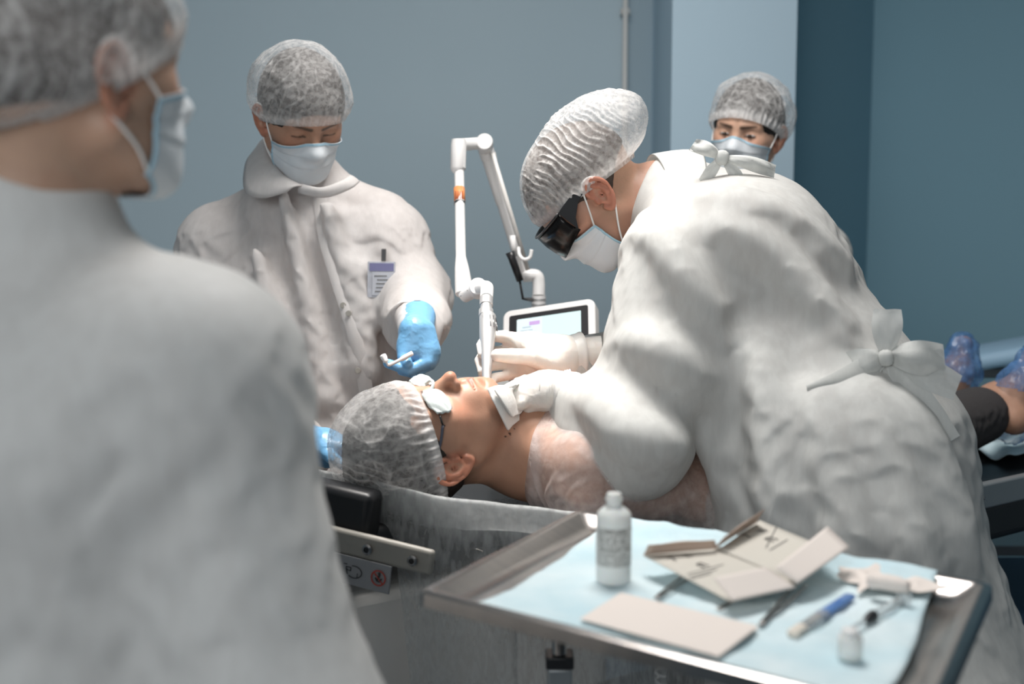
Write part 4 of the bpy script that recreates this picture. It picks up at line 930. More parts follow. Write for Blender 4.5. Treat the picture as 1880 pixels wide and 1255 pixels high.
# ------------------------------------------------------------------ person: foreground, seen from behind
def build_front():
    root = thing('person', (-.40, 1.1, 0), 'blurred person nearest the camera, seen from behind, at the left edge', 'person')
    H = Head(P(138, 160, 1.10), (.68, .72, .05), (.13, .10, 1), .97, fem=1)
    nb = P(50, 440, 1.13); shr = P(352, 645, 1.10); shl = P(-330, 640, 1.2); er = P(520, 1330, 1.06); ch = P(40, 800, 1.14); pe = A(ch[0], ch[1]+.02, .95)
    B = S(); B.cone(H.w((0, -.025, -.03)), nb, .053, .058).cone(nb, shr+A(0,0,-.01), .055, .06, .05).cone(nb, shl, .055, .055, .05).cone(ch, pe, .12, .14, .06)
    B.chain([shr, er, er+A(-.10, .22, .0)], [.055, .042, .03], .03).chain([shl, shl+A(-.02, 0, -.32), shl+A(.02, .2, -.38)], [.05, .04, .03], .03)
    for x in (-.09, .09): B.chain([pe+A(x, 0, -.05), A(pe[0]+x, pe[1], .48), A(pe[0]+x, pe[1], .08)], [.10, .06, .045], .03)
    lo, hi = A(-.85, .75, -.02), A(.08, 1.5, 1.72)
    bodymesh('body', root, H, B, head_col((.50, .31, .22)), lo, hi)
    H.hair(root, M['hair_b'])
    H.cap(root, M['cap'], puff=(.112, .126, .125), pc=(0, -.02, .04), front=(.094, .055), back=(-.104, -.050), seed=11, side=.008, opac=1.3, crump=.010)
    H.mask(root, top=.004, seed=11)
    G = S(); G.cone(nb+A(.03, 0, -.055), shr, .062, .090).cone(nb+A(0, 0, -.055), shl, .062, .085, .05).cone(shr*.6+ch*.4, ch, .15, .16, .06).cone(ch+A(-.06, 0, 0), pe+A(-.06, 0, 0), .17, .19, .05).cone(ch+A(.05, 0, 0), pe+A(.05, 0, 0), .17, .19, .05).cone(pe, A(pe[0], pe[1], .45), .2, .24, .05)
    G.chain([shr, er, er+A(-.10, .22, .0)], [.088, .090, .06], .05).chain([shl, shl+A(-.02, 0, -.32), shl+A(.02, .2, -.38)], [.085, .08, .06], .05)
    G.cone(nb+A(0, 0, .0), nb+A(.0, 0, -.05), .075, .085, .03)
    garment('gown', root, G, B, M['gown_f'], lo, hi+A(.1, 0, 0), .016, hem=.4, stretch=.03, maxd=.028, iters=80, seed=(5, .024), ani=(1, 1, .25), grav=.0004, bend=.6)
build_front()

# ------------------------------------------------------------------ treatment couch
CA = nrm(A(.818, .575, 0)); CB = A(CA[1], -CA[0], 0); CZ = A(0, 0, 1); CR = np.stack([CA, -CB, CZ], 1)   # along, away from camera, up
def atz(u, v, z):
    d = P(u, v, 1)-CAM; return CAM+d*((z-CAM[2])/d[2])
HC = PH.c
def bevel(o, w_=.01, seg=3): m = o.modifiers.new('bevel', 'BEVEL'); m.width = w_; m.segments = seg; m.limit_method = 'ANGLE'; smooth_angle(o, 50); return o
def build_couch():
    t = thing('treatment_couch', (HC[0]+.6, HC[1]+.4, 0), 'adjustable treatment couch with black cushions the patient lies on', 'couch')
    def cush(s0, s1, n_, f_, z0, z1, th=.085):
        m = MB()
        q = []
        for s_, z_ in ((s0, z0), (s1, z1)):
            b = A(HC[0], HC[1], 0)+CA*s_; q += [b+CB*n_+CZ*z_, b-CB*f_+CZ*z_, b-CB*f_+CZ*(z_-th), b+CB*n_+CZ*(z_-th)]
        m.add(q, [(0,1,2,3), (7,6,5,4), (0,4,5,1), (1,5,6,2), (2,6,7,3), (3,7,4,0)]); return bevel(m.build('cushion', M['black'], t), .018, 4)
    cush(-.20, .12, .055, .24, .930, .912, .06); x_ = nrm(P(790, 1037, 1.80)-P(600, 990, 1.86)); bevel(MB().box(P(706, 958, 2.00), (.295, .05, .096), frame(x=x_, z=CZ)).build('head_bolster', M['black'], t), .02); bevel(MB().box(P(622, 944, 1.90), (.130, .05, .100), frame(x=x_, z=CZ)).build('head_bolster', M['black'], t), .012); cush(.13, .80, .22, .30, .890, .845); cush(.81, 1.75, .30, .30, .838, .838)
    # frame rails under the leg section, bolted
    r = MB()
    for sd in (.315, -.315): r.box(A(HC[0], HC[1], 0)+CA*1.28+CB*sd+CZ*.862, (1.0, .022, .050), CR)
    rl = bevel(r.build('side_rail', M['rail'], t), .004)
    for s_ in (.98, 1.06, 1.30):
        V, F_ = lathe(A(HC[0], HC[1], .862)+CA*s_+CB*.327, [(.005, 0), (.005, .002), (.003, .003)], 14, frame(z=CB, x=CA)); MB().add(V, F_).build('bolt', M['steel'], rl)
    r = MB()
    for s_ in (.2, .75, 1.3, 1.7): r.box(A(HC[0], HC[1], 0)+CA*s_+CZ*.78, (.05, .56, .04), CR)
    r.box(A(HC[0], HC[1], 0)+CA*.95+CZ*.74, (1.7, .10, .05), CR); bevel(r.build('under_frame', M['steel_d'], t), .004)
    # head section bracket with two screws and a warning plate
    b0, b1 = P(600, 990, 1.86), P(790, 1037, 1.80); x = nrm(b1-b0); R = frame(x=x, z=A(0, 0, 1)); c = (b0+b1)/2
    br = bevel(MB().box(c-R@A(.05, -.012, .0), (np.linalg.norm(b1-b0)+.10, .014, .040), R, bev=0).build('bracket', M['beige'], t), .006)
    for u, v in ((655, 1003), (753, 1022)):
        p = P(u, v, 1.80); s_ = (p-c)@x; p = c+x*s_-R[:, 1]*(-.003)
        V, F_ = lathe(c+x*s_-R[:, 1]*0, [(.0085, -.002), (.0085, .0015), (.006, .0035), (.0045, .0035), (.0040, .001)], 24, frame(z=-R[:, 1], x=x)); sc = MB().add(V, F_).build('screw', M['steel'], br, smooth=False); smooth_angle(sc, 30)
        V, F_ = lathe(c+x*s_-R[:, 1]*.0012, [(.0040, 0), (.0038, .0012)], 6, frame(z=-R[:, 1], x=x)); MB().add(V, F_).build('socket', M['blackp'], sc)
    pl0 = c+x*(-.030)-R[:, 2]*.040
    plate = MB().box(pl0+R[:, 1]*.002-x*.02, (.150, .003, .044), R).build('warning_plate', M['sticker'], t)
    def disc(o_, r0, r1, y, m_, nm, par, n=32):
        V = [o_+x*(math.cos(a)*q)+R[:, 2]*(math.sin(a)*q)-R[:, 1]*y for q in (r0, r1) for a in np.linspace(0, 2*math.pi, n, endpoint=False)]
        mk(nm, V, [(i, (i+1) % n, n+(i+1) % n, n+i) for i in range(n)], m_, par, smooth=False)
    o_ = pl0+x*.036; disc(o_, .0105, .0128, .0012, M['red'], 'prohibition_ring', plate)
    m = MB(); m.box(o_-R[:, 1]*.0014, (.022, .0006, .0016), R@np.array(Matrix.Rotation(math.radians(45), 3, 'Y'))); m.build('slash', M['red'], plate)
    m = MB()
    for (dx, dz, w_, h_, an) in ((0, .001, .003, .010, 20), (-.003, -.003, .0022, .008, -40), (.0035, -.003, .0022, .008, 35), (.001, .0075, .0036, .0036, 0), (-.003, .003, .008, .0016, 25)):
        m.box(o_+x*dx+R[:, 2]*dz-R[:, 1]*.0013, (w_, .0006, h_), R@np.array(Matrix.Rotation(math.radians(an), 3, 'Y')))
    m.build('pictogram', M['ink'], plate)
    o2 = pl0-x*.006; m = MB()
    for a in range(0, 360, 20):
        if a in (120, 140, 160, 220): continue
        m.box(o2+x*(.013*math.cos(math.radians(a)))+R[:, 2]*(.0095*math.sin(math.radians(a)))-R[:, 1]*.0012, (.0045, .0006, .0011), R@np.array(Matrix.Rotation(math.radians(-a-90), 3, 'Y')))
    for dx, dz, w_, h_ in ((-.010, .006, .008, .001), (-.010, .001, .008, .001), (-.014, .0035, .001, .006), (-.006, .0035, .001, .006), (-.016, .010, .006, .001), (.006, -.005, .001, .008)):
        m.box(o2+x*dx+R[:, 2]*dz-R[:, 1]*.0012, (w_, .0006, h_), R)
    m.build('pictogram', M['ink'], plate)
    # lift column housing and base
    lc = P(660, 1150, 1.98); lc = A(HC[0], HC[1], 0)+CA*.0
    hs = bevel(MB().box(lc+CA*(-.03)-CB*.06+CZ*.57, (.34, .22, .50), CR).build('column_housing', M['beige_l'], t), .02)
    cl = bevel(MB().box(lc+CA*.75+CZ*.45, (.30, .24, .62), CR).build('lift_column', M['beige_l'], t), .02)
    bp = bevel(MB().box(lc+CA*.55+CZ*.07, (1.5, .50, .14), CR).build('base', M['beige_l'], t), .03)
    bevel(MB().box(lc+CA*(-.03)-CB*.06+CZ*.24, (.10, .10, .20), CR).build('post', M['steel_d'], t), .01)
    bevel(MB().box(P(1310, 1300, 2.35), (.50, .20, .16), CR, bev=0).build('control_box', M['blackp'], t), .03)
    # coiled hand-switch cord
    pts = []; a0, a1 = P(1212, 1195, 1.95), P(1214, 1330, 1.95)
    for i in range(90):
        tt = i/89; pts.append(a0*(1-tt)+a1*tt+A(.008*math.cos(i*.62), .008*math.sin(i*.62), 0))
    MB().tube(pts, .0024, 8).build('coiled_cord', M['white_p'], t, smooth=True)
    # disposable sheet over the head end, hanging down towards the camera
    edge = spline([P(560, 842, 1.99), P(640, 858, 1.95), P(705, 874, 1.905), P(800, 897, 1.875), P(900, 907, 1.865), P(1000, 917, 1.86), P(1085, 934, 1.855), P(1180, 948, 1.90), P(1330, 965, 2.02)], 9)
    n = len(edge); m_ = 46; V = []
    for i in range(n):
        e_ = edge[i]; s_ = i/(n-1)
        for j in range(m_):
            t_ = j/(m_-1)
            if t_ < .42:      # over the cushion
                q = (1-t_/.42); p = e_-CB*.36*q; p = A(p[0], p[1], (e_[2]-.006)*(1-min(q*5, 1))+.918*min(q*5, 1)-.020*s_*min(q*5,1))
            else:
                q = (t_-.42)/.58; fl = .018*math.sin(s_*26+q*2)*q+.010*math.sin(s_*57)*q
                drop = .62*(1-.10*math.sin(s_*9)); p = e_+CB*(.012+.020*math.sin(q*1.6)+fl)+A(0, 0, -drop*q)+CA*(.05*q*math.sin(s_*3))
            V.append(p)
    V = np.array(V); Q = gridmesh(n, m_, False)
    j_ = np.tile(np.arange(m_)/(m_-1), n); i_ = np.repeat(np.arange(n)/(n-1), m_)
    hang = np.clip((j_-.42)/.58, 0, 1)
    V = V+CB*(.010*noise(V, 9)*hang+.004*noise(V, 30))[:, None]+A(0, 0, .004)*noise(V, 26)[:, None]
    keep = ~((i_[Q].mean(1) < .245) & (j_[Q].mean(1) > .50)); Q = Q[keep]; u_, inv = np.unique(Q, return_inverse=True); Q = inv.reshape(Q.shape)
    op = .30*(np.abs(j_-.42) < .05)+.08*np.clip(1-np.abs(noise(V, 8))*6, 0, 1)**2+.30*np.clip(hang*3-.6, 0, 1)
    sh = mk('couch_sheet', V[u_], Q, M['sheet'], None, col=np.tile(np.clip(op[u_], 0, 1)[:, None], (1, 3)))
    md = sh.modifiers.new('s', 'SUBSURF'); md.levels = 1; md.render_levels = 1
    tag(sh, 'thin see-through white disposable sheet spread under the patient\'s head and hanging over the couch edge', 'sheet')
    # crumpled pale blue pad under the feet
    c = atz(1830, 815, .845); n = 40; V = []
    for i in range(n):
        for j in range(n):
            a, b = -1+2*i/(n-1), -1+2*j/(n-1); V.append(c+CA*(a*.24+.05)+CB*(b*.19-.02))
    V = np.array(V); ed = np.abs(np.linspace(-1, 1, n)); E_ = np.maximum(ed.repeat(n), np.tile(ed, n))
    V[:, 2] = .850+.030*(noise(V, 16)+.6*ridged(V, 22)).clip(-.2, 2)*np.clip((E_-.2)*2, .15, 1); V += A(.02, .02, 0)*noise(V, 15)[:, None]
    pd = mk('absorbent_pad', V, gridmesh(n, n, False), M['bluepad']); pd.modifiers.new('t', 'SOLIDIFY').thickness = .003; md = pd.modifiers.new('s', 'SUBSURF'); md.render_levels = 1
    tag(pd, 'crumpled pale blue absorbent pad on the couch under the patient\'s ankles', 'pad')
build_couch()

# ------------------------------------------------------------------ laser machine with its jointed arm and screen
def build_laser():
    t = thing('laser_machine', (.1, 2.95, 0), 'medical laser machine with jointed white arm, aluminium handpiece and tilted screen', 'machine')
    d = 2.72; W = M['white_p']
    bevel(MB().box(P(960, 860, 2.98)*A(1, 1, 0)+A(0, 0, .52), (.40, .34, .96), bev=0).build('cabinet', M['beige_l'], t), .03)
    # arm on the right: post, elbow, long arm with counter-spring
    pk = P(989, 558, d); m = MB()
    V, F_ = lathe(pk+A(0, 0, -.03), [(.022, -.04), (.022, .0), (.019, .002), (.019, .018), (.016, .020), (.016, .05)], 28); m.add(V, F_)
    m.tube(spline([pk+A(0, 0, .02), P(989, 520, d), P(984, 506, d), P(960, 506, d)], 6), .0145, 20); o = m.build('post', W, t); smooth_angle(o, 40)
    for dz in (-.002, .010): V, F_ = lathe(pk+A(0, 0, dz), [(.0172, 0), (.0172, .0035)], 28); MB().add(V, F_).build('ring', M['alu'], o)
    top, tl = P(894, 265, 2.66), P(842, 266, 2.55)
    lower = P(963, 510, d)
    la = MB().tube([P(896, 282, 2.665), P(903, 312, 2.67), P(921, 372, 2.69), P(922, 376, 2.69), P(962, 510, d)], [.018, .015, .0135, .0115, .010], 20).build('long_arm', W, t); smooth_angle(la, 40)
    MB().tube([P(904, 281, 2.64), P(969, 495, 2.69)], .0052, 10).build('guide_rod', M['beige_l'], la, smooth=True)
    MB().tube([P(941, 432, 2.65), P(944, 470, 2.66)], .0065, 12).build('guide_bracket', W, la, smooth=True)
    MB().tube([P(936, 463, 2.64), P(940, 474, 2.64), P(955, 515, 2.65)], [.010, .0085, .0080], 16).build('gas_spring', M['blackp'], la, smooth=True)
    MB().tube([P(954, 514, 2.65), P(960, 548, 2.65), P(976, 550, 2.70)], [.0028, .0028, .005], 10).build('spring_rod', M['blackp'], la, smooth=True)
    MB().tube(spline([P(952, 455, 2.66), P(954, 468, 2.64), P(962, 476, 2.63), P(973, 472, 2.63), P(976, 458, 2.63)], 6), .0042, 12).build('hook', W, la, smooth=True)
    m = MB().tube([tl, P(880, 263, 2.63)], [.0135, .0135], 20); V, F_ = lathe(P(890, 264, 2.62), [(.0165, -.020), (.0185, -.017), (.0185, .020), (.0165, .023)], 32, frame(z=A(.35, -.9, .15), x=A(1, 0, 0))); m.add(V, F_)
    m.tube([P(890, 268, 2.65), P(897, 290, 2.665)], [.0175, .0175], 20)
    o = m.build('upper_joint', W, t); smooth_angle(o, 40)
    m = MB().tube([P(842, 256, 2.55), P(842, 268, 2.55), P(841, 310, 2.54), P(842, 313, 2.54), P(843, 316, 2.54)], [.0150, .0170, .0165, .0135, .0105], 20)
    m.tube([P(843, 312, 2.54), P(846, 470, 2.44), P(848, 492, 2.42), P(851, 520, 2.41), P(851, 540, 2.40)], [.0105, .0105, .0145, .0175, .0165], 20)
    fa = m.build('forearm', W, t); smooth_angle(fa, 40)
    n_ = nrm(P(846, 470, 2.44)-P(843, 312, 2.54)); MB().tube([P(843, 346, 2.519), P(844, 370, 2.504)], .0118, 20).build('orange_label', M['orange'], fa, smooth=True)
    m = MB()
    for k in range(4):
        q = P(837+k*4, 358, 2.488+.002*abs(k-1.5)); m.box(q, (.0014, .001, .017))
    m.build('label_print', M['red'], fa)
    MB().tube([P(843.8, 371, 2.503), P(844, 375, 2.501)], .0118, 20).build('band', M['steel_d'], fa, smooth=True)
    V, F_ = lathe(P(878, 530, 2.36), [(.0155, -.018), (.0175, -.016), (.0175, .018), (.0160, .020)], 32, frame(z=A(-.25, -.9, .3), x=A(1, 0, 0)))
    m = MB().add(V, F_); m.tube([P(852, 542, 2.40), P(880, 527, 2.37)], [.0150, .0155], 20); m.tube(spline([P(878, 528, 2.36), P(893, 527, 2.30), P(894, 535, 2.26), HP_A], 5), .0125, 20)
    o = m.build('lower_joint', W, t); smooth_angle(o, 40)
    for u, v in ((858, 533), (846, 543), (890, 522), (881, 540)): MB().box(P(u, v, 2.33+.0*u), (.002, .002, .002), bev=.0008).build('screw', M['steel_d'], o)
    ax = HP_B-HP_A; L = np.linalg.norm(ax); R = frame(z=nrm(ax), x=A(1, 0, 0)); q = lambda f: f*L
    V, F_ = lathe(HP_A, [(.0120, 0), (.0125, q(.02)), (.0125, q(.08)), (.0108, q(.085)), (.0108, q(.13)), (.0135, q(.135)), (.0135, q(.20)), (.0125, q(.205))], 36, R)
    h = MB().add(V, F_).build('handpiece', M['alu'], t); smooth_angle(h, 35)
    V, F_ = lathe(HP_A+nrm(ax)*q(.20), [(.0150, 0), (.0155, .003), (.0150, q(.20)), (.0130, q(.32)), (.0100, q(.46)), (.0085, q(.60)), (.0075, q(.74)), (.0066, q(.79)), (.0045, q(.80))], 40, R)
    b_ = MB().add(V, F_).build('barrel', M['alu'], h); smooth_angle(b_, 35)
    for k in range(14):   # grip slots in the barrel
        a = 2*math.pi*k/14; e = R@A(math.cos(a), math.sin(a), 0); p0 = HP_A+nrm(ax)*q(.24)+e*.0152; p1 = HP_A+nrm(ax)*q(.36)+e*.0151; MB().tube([p0, p1], .0009, 6).build('grip_slot', M['steel_d'], b_, smooth=True)
    # the screen
    tl_, tr_, br_ = P(911, 574, 2.62), P(1079, 549, 2.56), P(1108, 668, 2.48)
    x = nrm(tr_-tl_); R = frame(x=x, z=-(br_-tr_)); wd, ht = np.linalg.norm(tr_-tl_), np.linalg.norm(br_-tr_); c = (tl_+br_)/2
    def rr(cx, cz, w_, h_, r, y, th, m_, nm, par):
        pts = []
        for sx, sz, a0 in ((1, 1, 0), (-1, 1, 90), (-1, -1, 180), (1, -1, 270)):
            for k in range(7):
                a = math.radians(a0+k*15); pts.append((cx+sx*(w_/2-r)+r*math.cos(a), cz+sz*(h_/2-r)+r*math.sin(a)))
        n = len(pts); V = [c+R@A(px, y, pz) for px, pz in pts]+[c+R@A(px, y+th, pz) for px, pz in pts]
        return mk(nm, V, [tuple(range(n)), tuple(range(n, 2*n))[::-1]]+[(i, n+i, n+(i+1) % n, (i+1) % n) for i in range(n)], m_, par, smooth=False)
    s_ = bevel(rr(0, 0, wd, ht, .018, 0, .035, M['white_p'], 'screen_housing', t), .004)
    bz = rr(0, 0, wd-.030, ht-.030, .005, -.0008, .002, M['blackp'], 'bezel', s_)
    dp = rr(.002, -.004, wd-.066, ht-.046, .001, -.0014, .001, M['screen'], 'display', s_)
    rr(-(wd-.066)*.30, -.004, (wd-.066)*.40, ht-.048, .001, -.0020, .0006, M['screen_w'], 'menu_panel', s_)
    rr(-(wd-.066)*.215, (ht-.046)/2-.018, .024, .009, .001, -.0027, .0005, M['screen_p'], 'menu_button', s_)
    for k, (w_, zz) in enumerate(((.028, -.030), (.030, -.042), (.034, -.050), (.020, -.022))): rr(-(wd-.066)*.34, (ht-.046)/2+zz-.004, w_, .0028, .001, -.0027, .0005, M['screen_t'], 'menu_text', s_)
    MB().tube([c+R@A(0, .03, -.03), P(975, 720, 2.95)], .02, 16).build('screen_neck', M['beige_l'], t, smooth=True)
build_laser()

# ------------------------------------------------------------------ instrument stand
ZT = .985
def T(u, v, z=ZT): return atz(u, v, z)
rimz = 1.0
TF, TR_, TL, TB = atz(1062, 936, rimz), atz(1822, 1072, rimz), atz(768, 1086, rimz), None
TB = TL+TR_-TF
def tpt(a, b, z=ZT, inset=0):    # a along front-left to right, b from near edge to far edge
    p = TL*(1-a)*(1-b)+TB*a*(1-b)+TF*(1-a)*b+TR_*a*b; return A(p[0], p[1], z)
def build_tray():
    t = thing('instrument_stand', tpt(.5, .5, 0), 'stainless steel instrument stand with shallow tray in front of the surgeon', 'instrument stand')
    # tray: flat bottom, sloping sides, turned-down rim; corner radius small
    ex = nrm(TB-TL); ey = nrm(TF-TL); cen = (TL+TR_)/2
    def ring(off, z, n=4, r=.012):
        cs = [TL, TB, TR_, TF]; out = []
        for k in range(4):
            p = cs[k]; a = nrm(cs[k-1]-p); b = nrm(cs[(k+1) % 4]-p); s_ = 1/np.sqrt(max(1-(a@b)**2, .2)); q = p+(a+b)*off*s_
            for j in range(n):
                f = j/(n-1); w1 = (1-f)**2; w2 = f**2; out.append(A(*(q*(1-w1-w2)+(q+a*r)*w1+(q+b*r)*w2)[:2], z))
        return out
    rings = [ring(.045, ZT-.0015), ring(.036, ZT-.001), ring(.026, ZT+.004), ring(.012, rimz-.001), ring(.008, rimz+.001), ring(.004, rimz+.0012), ring(.0, rimz-.001), ring(-.001, rimz-.014), ring(.003, rimz-.015)]
    n = len(rings[0]); V = [p for r in rings for p in r]; F_ = [(i*n+j, i*n+(j+1) % n, (i+1)*n+(j+1) % n, (i+1)*n+j) for i in range(len(rings)-1) for j in range(n)]+[tuple(range(n))]
    tr = mk('tray', V, F_, M['steel'], t); smooth_angle(tr, 35); md = tr.modifiers.new('th', 'SOLIDIFY'); md.thickness = .0012
    # pole on the left, square post, base
    c = atz(1030, 1160, .93); c = A(c[0], c[1]+.02, 0)
    px = A((1030-940)/2200*1.49, 1.49, 0)
    MB().tube([px+A(0, 0, .975), px+A(0, 0, .35)], .0095, 20).build('pole', M['steel'], t, smooth=True)
    r = MB(); r.box((px+tpt(.5, .5, 0))/2*A(1, 1, 0)+A(0, 0, .968), (.012, .30, .012), frame(x=A(1, .3, 0), z=A(0, 0, 1))); r.box(px+A(0, 0, .972), (.05, .05, .012)); bevel(r.build('tray_support', M['steel_d'], t), .002)
    zc = atz(1030, 1205, 1)[2]; d_ = 1.49; zc = CAM[2]-(1208-400)/2200*d_-.016
    bevel(MB().box(px+A(0, 0, zc), (.036, .036, .016)).build('collar', M['blackp'], t), .002)
    bevel(MB().box(px+A(0, 0, (zc-.008+.10)/2), (.032, .032, zc-.008-.10)).build('post', M['rail'], t), .003)
    m = MB(); m.box(px+A(.20, -.05, .06), (.50, .035, .03)); m.box(px+A(.0, -.05, .06), (.035, .42, .03)); bevel(m.build('base', M['steel_d'], t), .004)
    for p in ((.0, .15), (.0, -.25), (.43, -.05)):
        V, F_ = lathe(px+A(p[0], p[1], .024), [(.022, -.010), (.024, -.006), (.024, .006), (.022, .010)], 20, frame(z=A(1, 0, 0), x=A(0, 0, 1))); MB().add(V, F_).build('castor', M['blackp'], t, smooth=True)
build_tray()

def build_tray_things():
    # pale blue liner, folded over at the far left
    n, m = 64, 48; V = []
    for i in range(n):
        for j in range(m):
            a, b = i/(n-1), j/(m-1); V.append(tpt(.115+.79*a+.012*math.sin(b*5), .045+.925*b+.006*math.sin(a*7)-.06*max(0, .12-a)))
    V = np.array(V); h_ = .0028*ridged(V*A(1, .45, 1), 17)+.0022*noise(V, 30)+.0010*noise(V, 60)
    V[:, 2] = ZT+.0022+np.clip(h_+.0015, 0, .01)+.017*np.clip((np.tile(np.arange(m)/(m-1), n)-.91)/.09, 0, 1)
    o = mk('tray_liner', V, gridmesh(n, m, False), M['bluepad']); md = o.modifiers.new('t', 'SOLIDIFY'); md.thickness = .0012; md.offset = 1
    tag(o, 'pale blue absorbent liner covering the bottom of the steel tray', 'liner')
    Z = ZT+.007
    # bottle
    c = T(1126, 1066, Z); t = thing('bottle', c, 'milky plastic bottle with a small-print label standing on the blue tray liner', 'bottle')
    sc = .0405/2; prof = [(.92, 0), (1, .05), (1, .12), (1, 4.15), (.97, 4.35), (.86, 4.55), (.60, 4.78), (.46, 4.85), (.42, 4.9)]
    sz = sc*.90; V, F_ = lathe(c, [(r*sc, z*sz) for r, z in prof], 48); MB().add(V, F_).build('bottle_body', M['hdpe'], t, smooth=True)
    V, F_ = lathe(c, [(r*sc, z*sz) for r, z in ((.40, 4.85), (.44, 5.0), (.44, 5.25), (.50, 5.28), (.50, 5.36), (.44, 5.40), (.43, 5.62), (.38, 5.70))], 32); smooth_angle(MB().add(V, F_).build('bottle_neck', M['hdpe'], t), 50)
    V = []; nn = 30
    for i in range(nn):
        a = math.radians(-90-95+190*i/(nn-1)); V += [c+A(math.cos(a)*sc*1.012, math.sin(a)*sc*1.012, z*sz) for z in (1.15, 3.65)]
    lb = mk('label', V, gridmesh(nn, 2, False), M['label'], t)
    rnd = random.Random(4); k = 0
    for li in range(17):
        z = 3.48-li*.138; w0 = rnd.uniform(.75, 1); m_ = MB(); V = []; F_ = []
        for i in range(20):
            a = math.radians(-90-62+124*i/19*w0)
            V += [c+A(math.cos(a)*sc*1.02, math.sin(a)*sc*1.02, (z+dz)*sz) for dz in (0, .045 if li not in (0, 1, 5, 9) else .08)]
        F_ = [tuple(q) for i_, q in enumerate(gridmesh(20, 2, False)) if rnd.random() > .16]
        mk('print_line', V, F_, M['grey_ink'], lb, smooth=False)
    # flat folded paper packet at the front
    def sheet(name, pts, mat_, par=None, th=.0008, **k):
        n_ = len(pts); V = [p for p in pts]+[p-A(0, 0, th) for p in pts]
        return mk(name, V, [tuple(range(n_)), tuple(range(n_, 2*n_))[::-1]]+[(i, n_+i, n_+(i+1) % n_, (i+1) % n_) for i in range(n_)], mat_, par, smooth=False, **k)
    t = thing('paper_packet', T(1230, 1140, Z), 'closed cream paper packet lying flat at the front edge of the tray', 'packet')
    q = [(1064, 1135), (1320, 1204), (1392, 1148), (1140, 1087)]; qq = [(1064, 1135), (1320, 1204), (1394, 1150), (1140, 1087)]
    sheet('lower_leaf', [T(u, v, Z+.0015) for u, v in ((1066, 1136), (1318, 1206), (1392, 1153), (1140, 1089))][::-1], M['paper'], t)
    sheet('upper_leaf', [T(u, v, Z+.0065) for u, v in q][::-1], M['paper'], t)
    # opened glove wrapper
    t = thing('glove_wrapper', T(1370, 1040, Z), 'opened cream paper glove wrapper printed 7½ with raised flaps, on the tray', 'wrapper')
    ZW = Z+.022
    pl = lambda u, v, z=ZW: T(u, v, z)
    def panel(name, px, mat_=M['paper_in'], zz=None, bow_=0, nrmup=1, n_=10):
        """quad panel a-b-c-d, bowed"""
        c4 = [T(u, v, z) for u, v, z in px]; V = []
        for i in range(n_):
            for j in range(n_):
                a, b = i/(n_-1), j/(n_-1); p = (c4[0]*(1-a)+c4[1]*a)*(1-b)+(c4[3]*(1-a)+c4[2]*a)*b
                V.append(p+A(0, 0, bow_*math.sin(math.pi*a)*math.sin(math.pi*b)))
        o_ = mk(name, V, gridmesh(n_, n_, False), mat_, t); md = o_.modifiers.new('t', 'SOLIDIFY'); md.thickness = .0007; md.offset = 0; return BVHTree.FromPolygons([tuple(x) for x in V], gridmesh(n_, n_, False).tolist())
    pgA = panel('left_page', [(1180, 1019, ZW), (1340, 1104, ZW-.012), (1465, 1070, ZW-.008), (1328, 1003, ZW+.002)])
    pgB = panel('right_page', [(1320, 1008, ZW+.003), (1465, 1070, ZW-.008), (1530, 1010, ZW+.006), (1395, 955, ZW+.010)])
    panel('left_flap', [(1310, 1060, ZW+.012), (1345, 1103, ZW-.006), (1462, 1078, ZW-.004), (1405, 1041, ZW+.014)], M['paper'])
    panel('right_flap', [(1423, 1042, ZW+.012), (1465, 1071, ZW-.002), (1560, 1004, ZW+.016), (1519, 966, ZW+.032)], M['paper'])
    panel('curled_edge', [(1182, 1018, ZW+.001), (1190, 1000, ZW+.016), (1312, 991, ZW+.016), (1318, 1006, ZW+.004)], M['paper_back'], bow_=.006)
    panel('curled_edge', [(1310, 1008, ZW+.003), (1330, 985, ZW+.020), (1404, 934, ZW+.034), (1388, 958, ZW+.012)], M['paper_back'], bow_=.004)
    def onpage(pg, u, v):
        d_ = Vector(P(u, v, 1.0)-CAM).normalized(); h_ = pg.ray_cast(Vector(CAM), d_, 4)
        if h_[0] is None: h_ = pg.find_nearest(Vector(T(u, v, ZW)))
        n_ = np.array(h_[1]); n_ = n_ if n_[2] > 0 else -n_
        return np.array(h_[0])+n_*.0011, n_
    def text(body, u, v, size, pg, ux):
        """letter set on the page at its own place; ux = pixel step along the writing line"""
        p0, n_ = onpage(pg, u, v); p1, _ = onpage(pg, u+ux[0], v+ux[1]); x_ = nrm(p1-p0); x_ = nrm(x_-n_*(x_@n_)); R_ = np.stack([x_, np.cross(n_, x_), n_], 1)
        fc = bpy.data.curves.new('lettering', 'FONT'); fc.body = body; fc.size = size; fc.align_x = 'CENTER'; fc.align_y = 'CENTER'; fc.offset = size*.02
        ob = bpy.data.objects.new('tmp', fc); COL.objects.link(ob); bpy.context.view_layer.update()
        me = bpy.data.meshes.new_from_object(ob.evaluated_get(bpy.context.evaluated_depsgraph_get())); bpy.data.objects.remove(ob)
        me.materials.clear(); me.materials.append(M['ink']); o_ = bpy.data.objects.new('lettering', me); COL.objects.link(o_); o_.parent = t
        o_.location = p0-wloc(t); o_.rotation_euler = Matrix(R_.tolist()).to_euler()
    for (s_, u, v, sz, pg) in (('7', 1236, 1027, .018, pgA), ('½', 1263, 1021, .014, pgA), ('Л', 1290, 1039, .018, pgA), ('7', 1372, 985, .018, pgB), ('½', 1399, 975, .014, pgB), ('П', 1417, 991, .018, pgB)):
        text(s_, u, v, sz, pg, (8, -3.2))
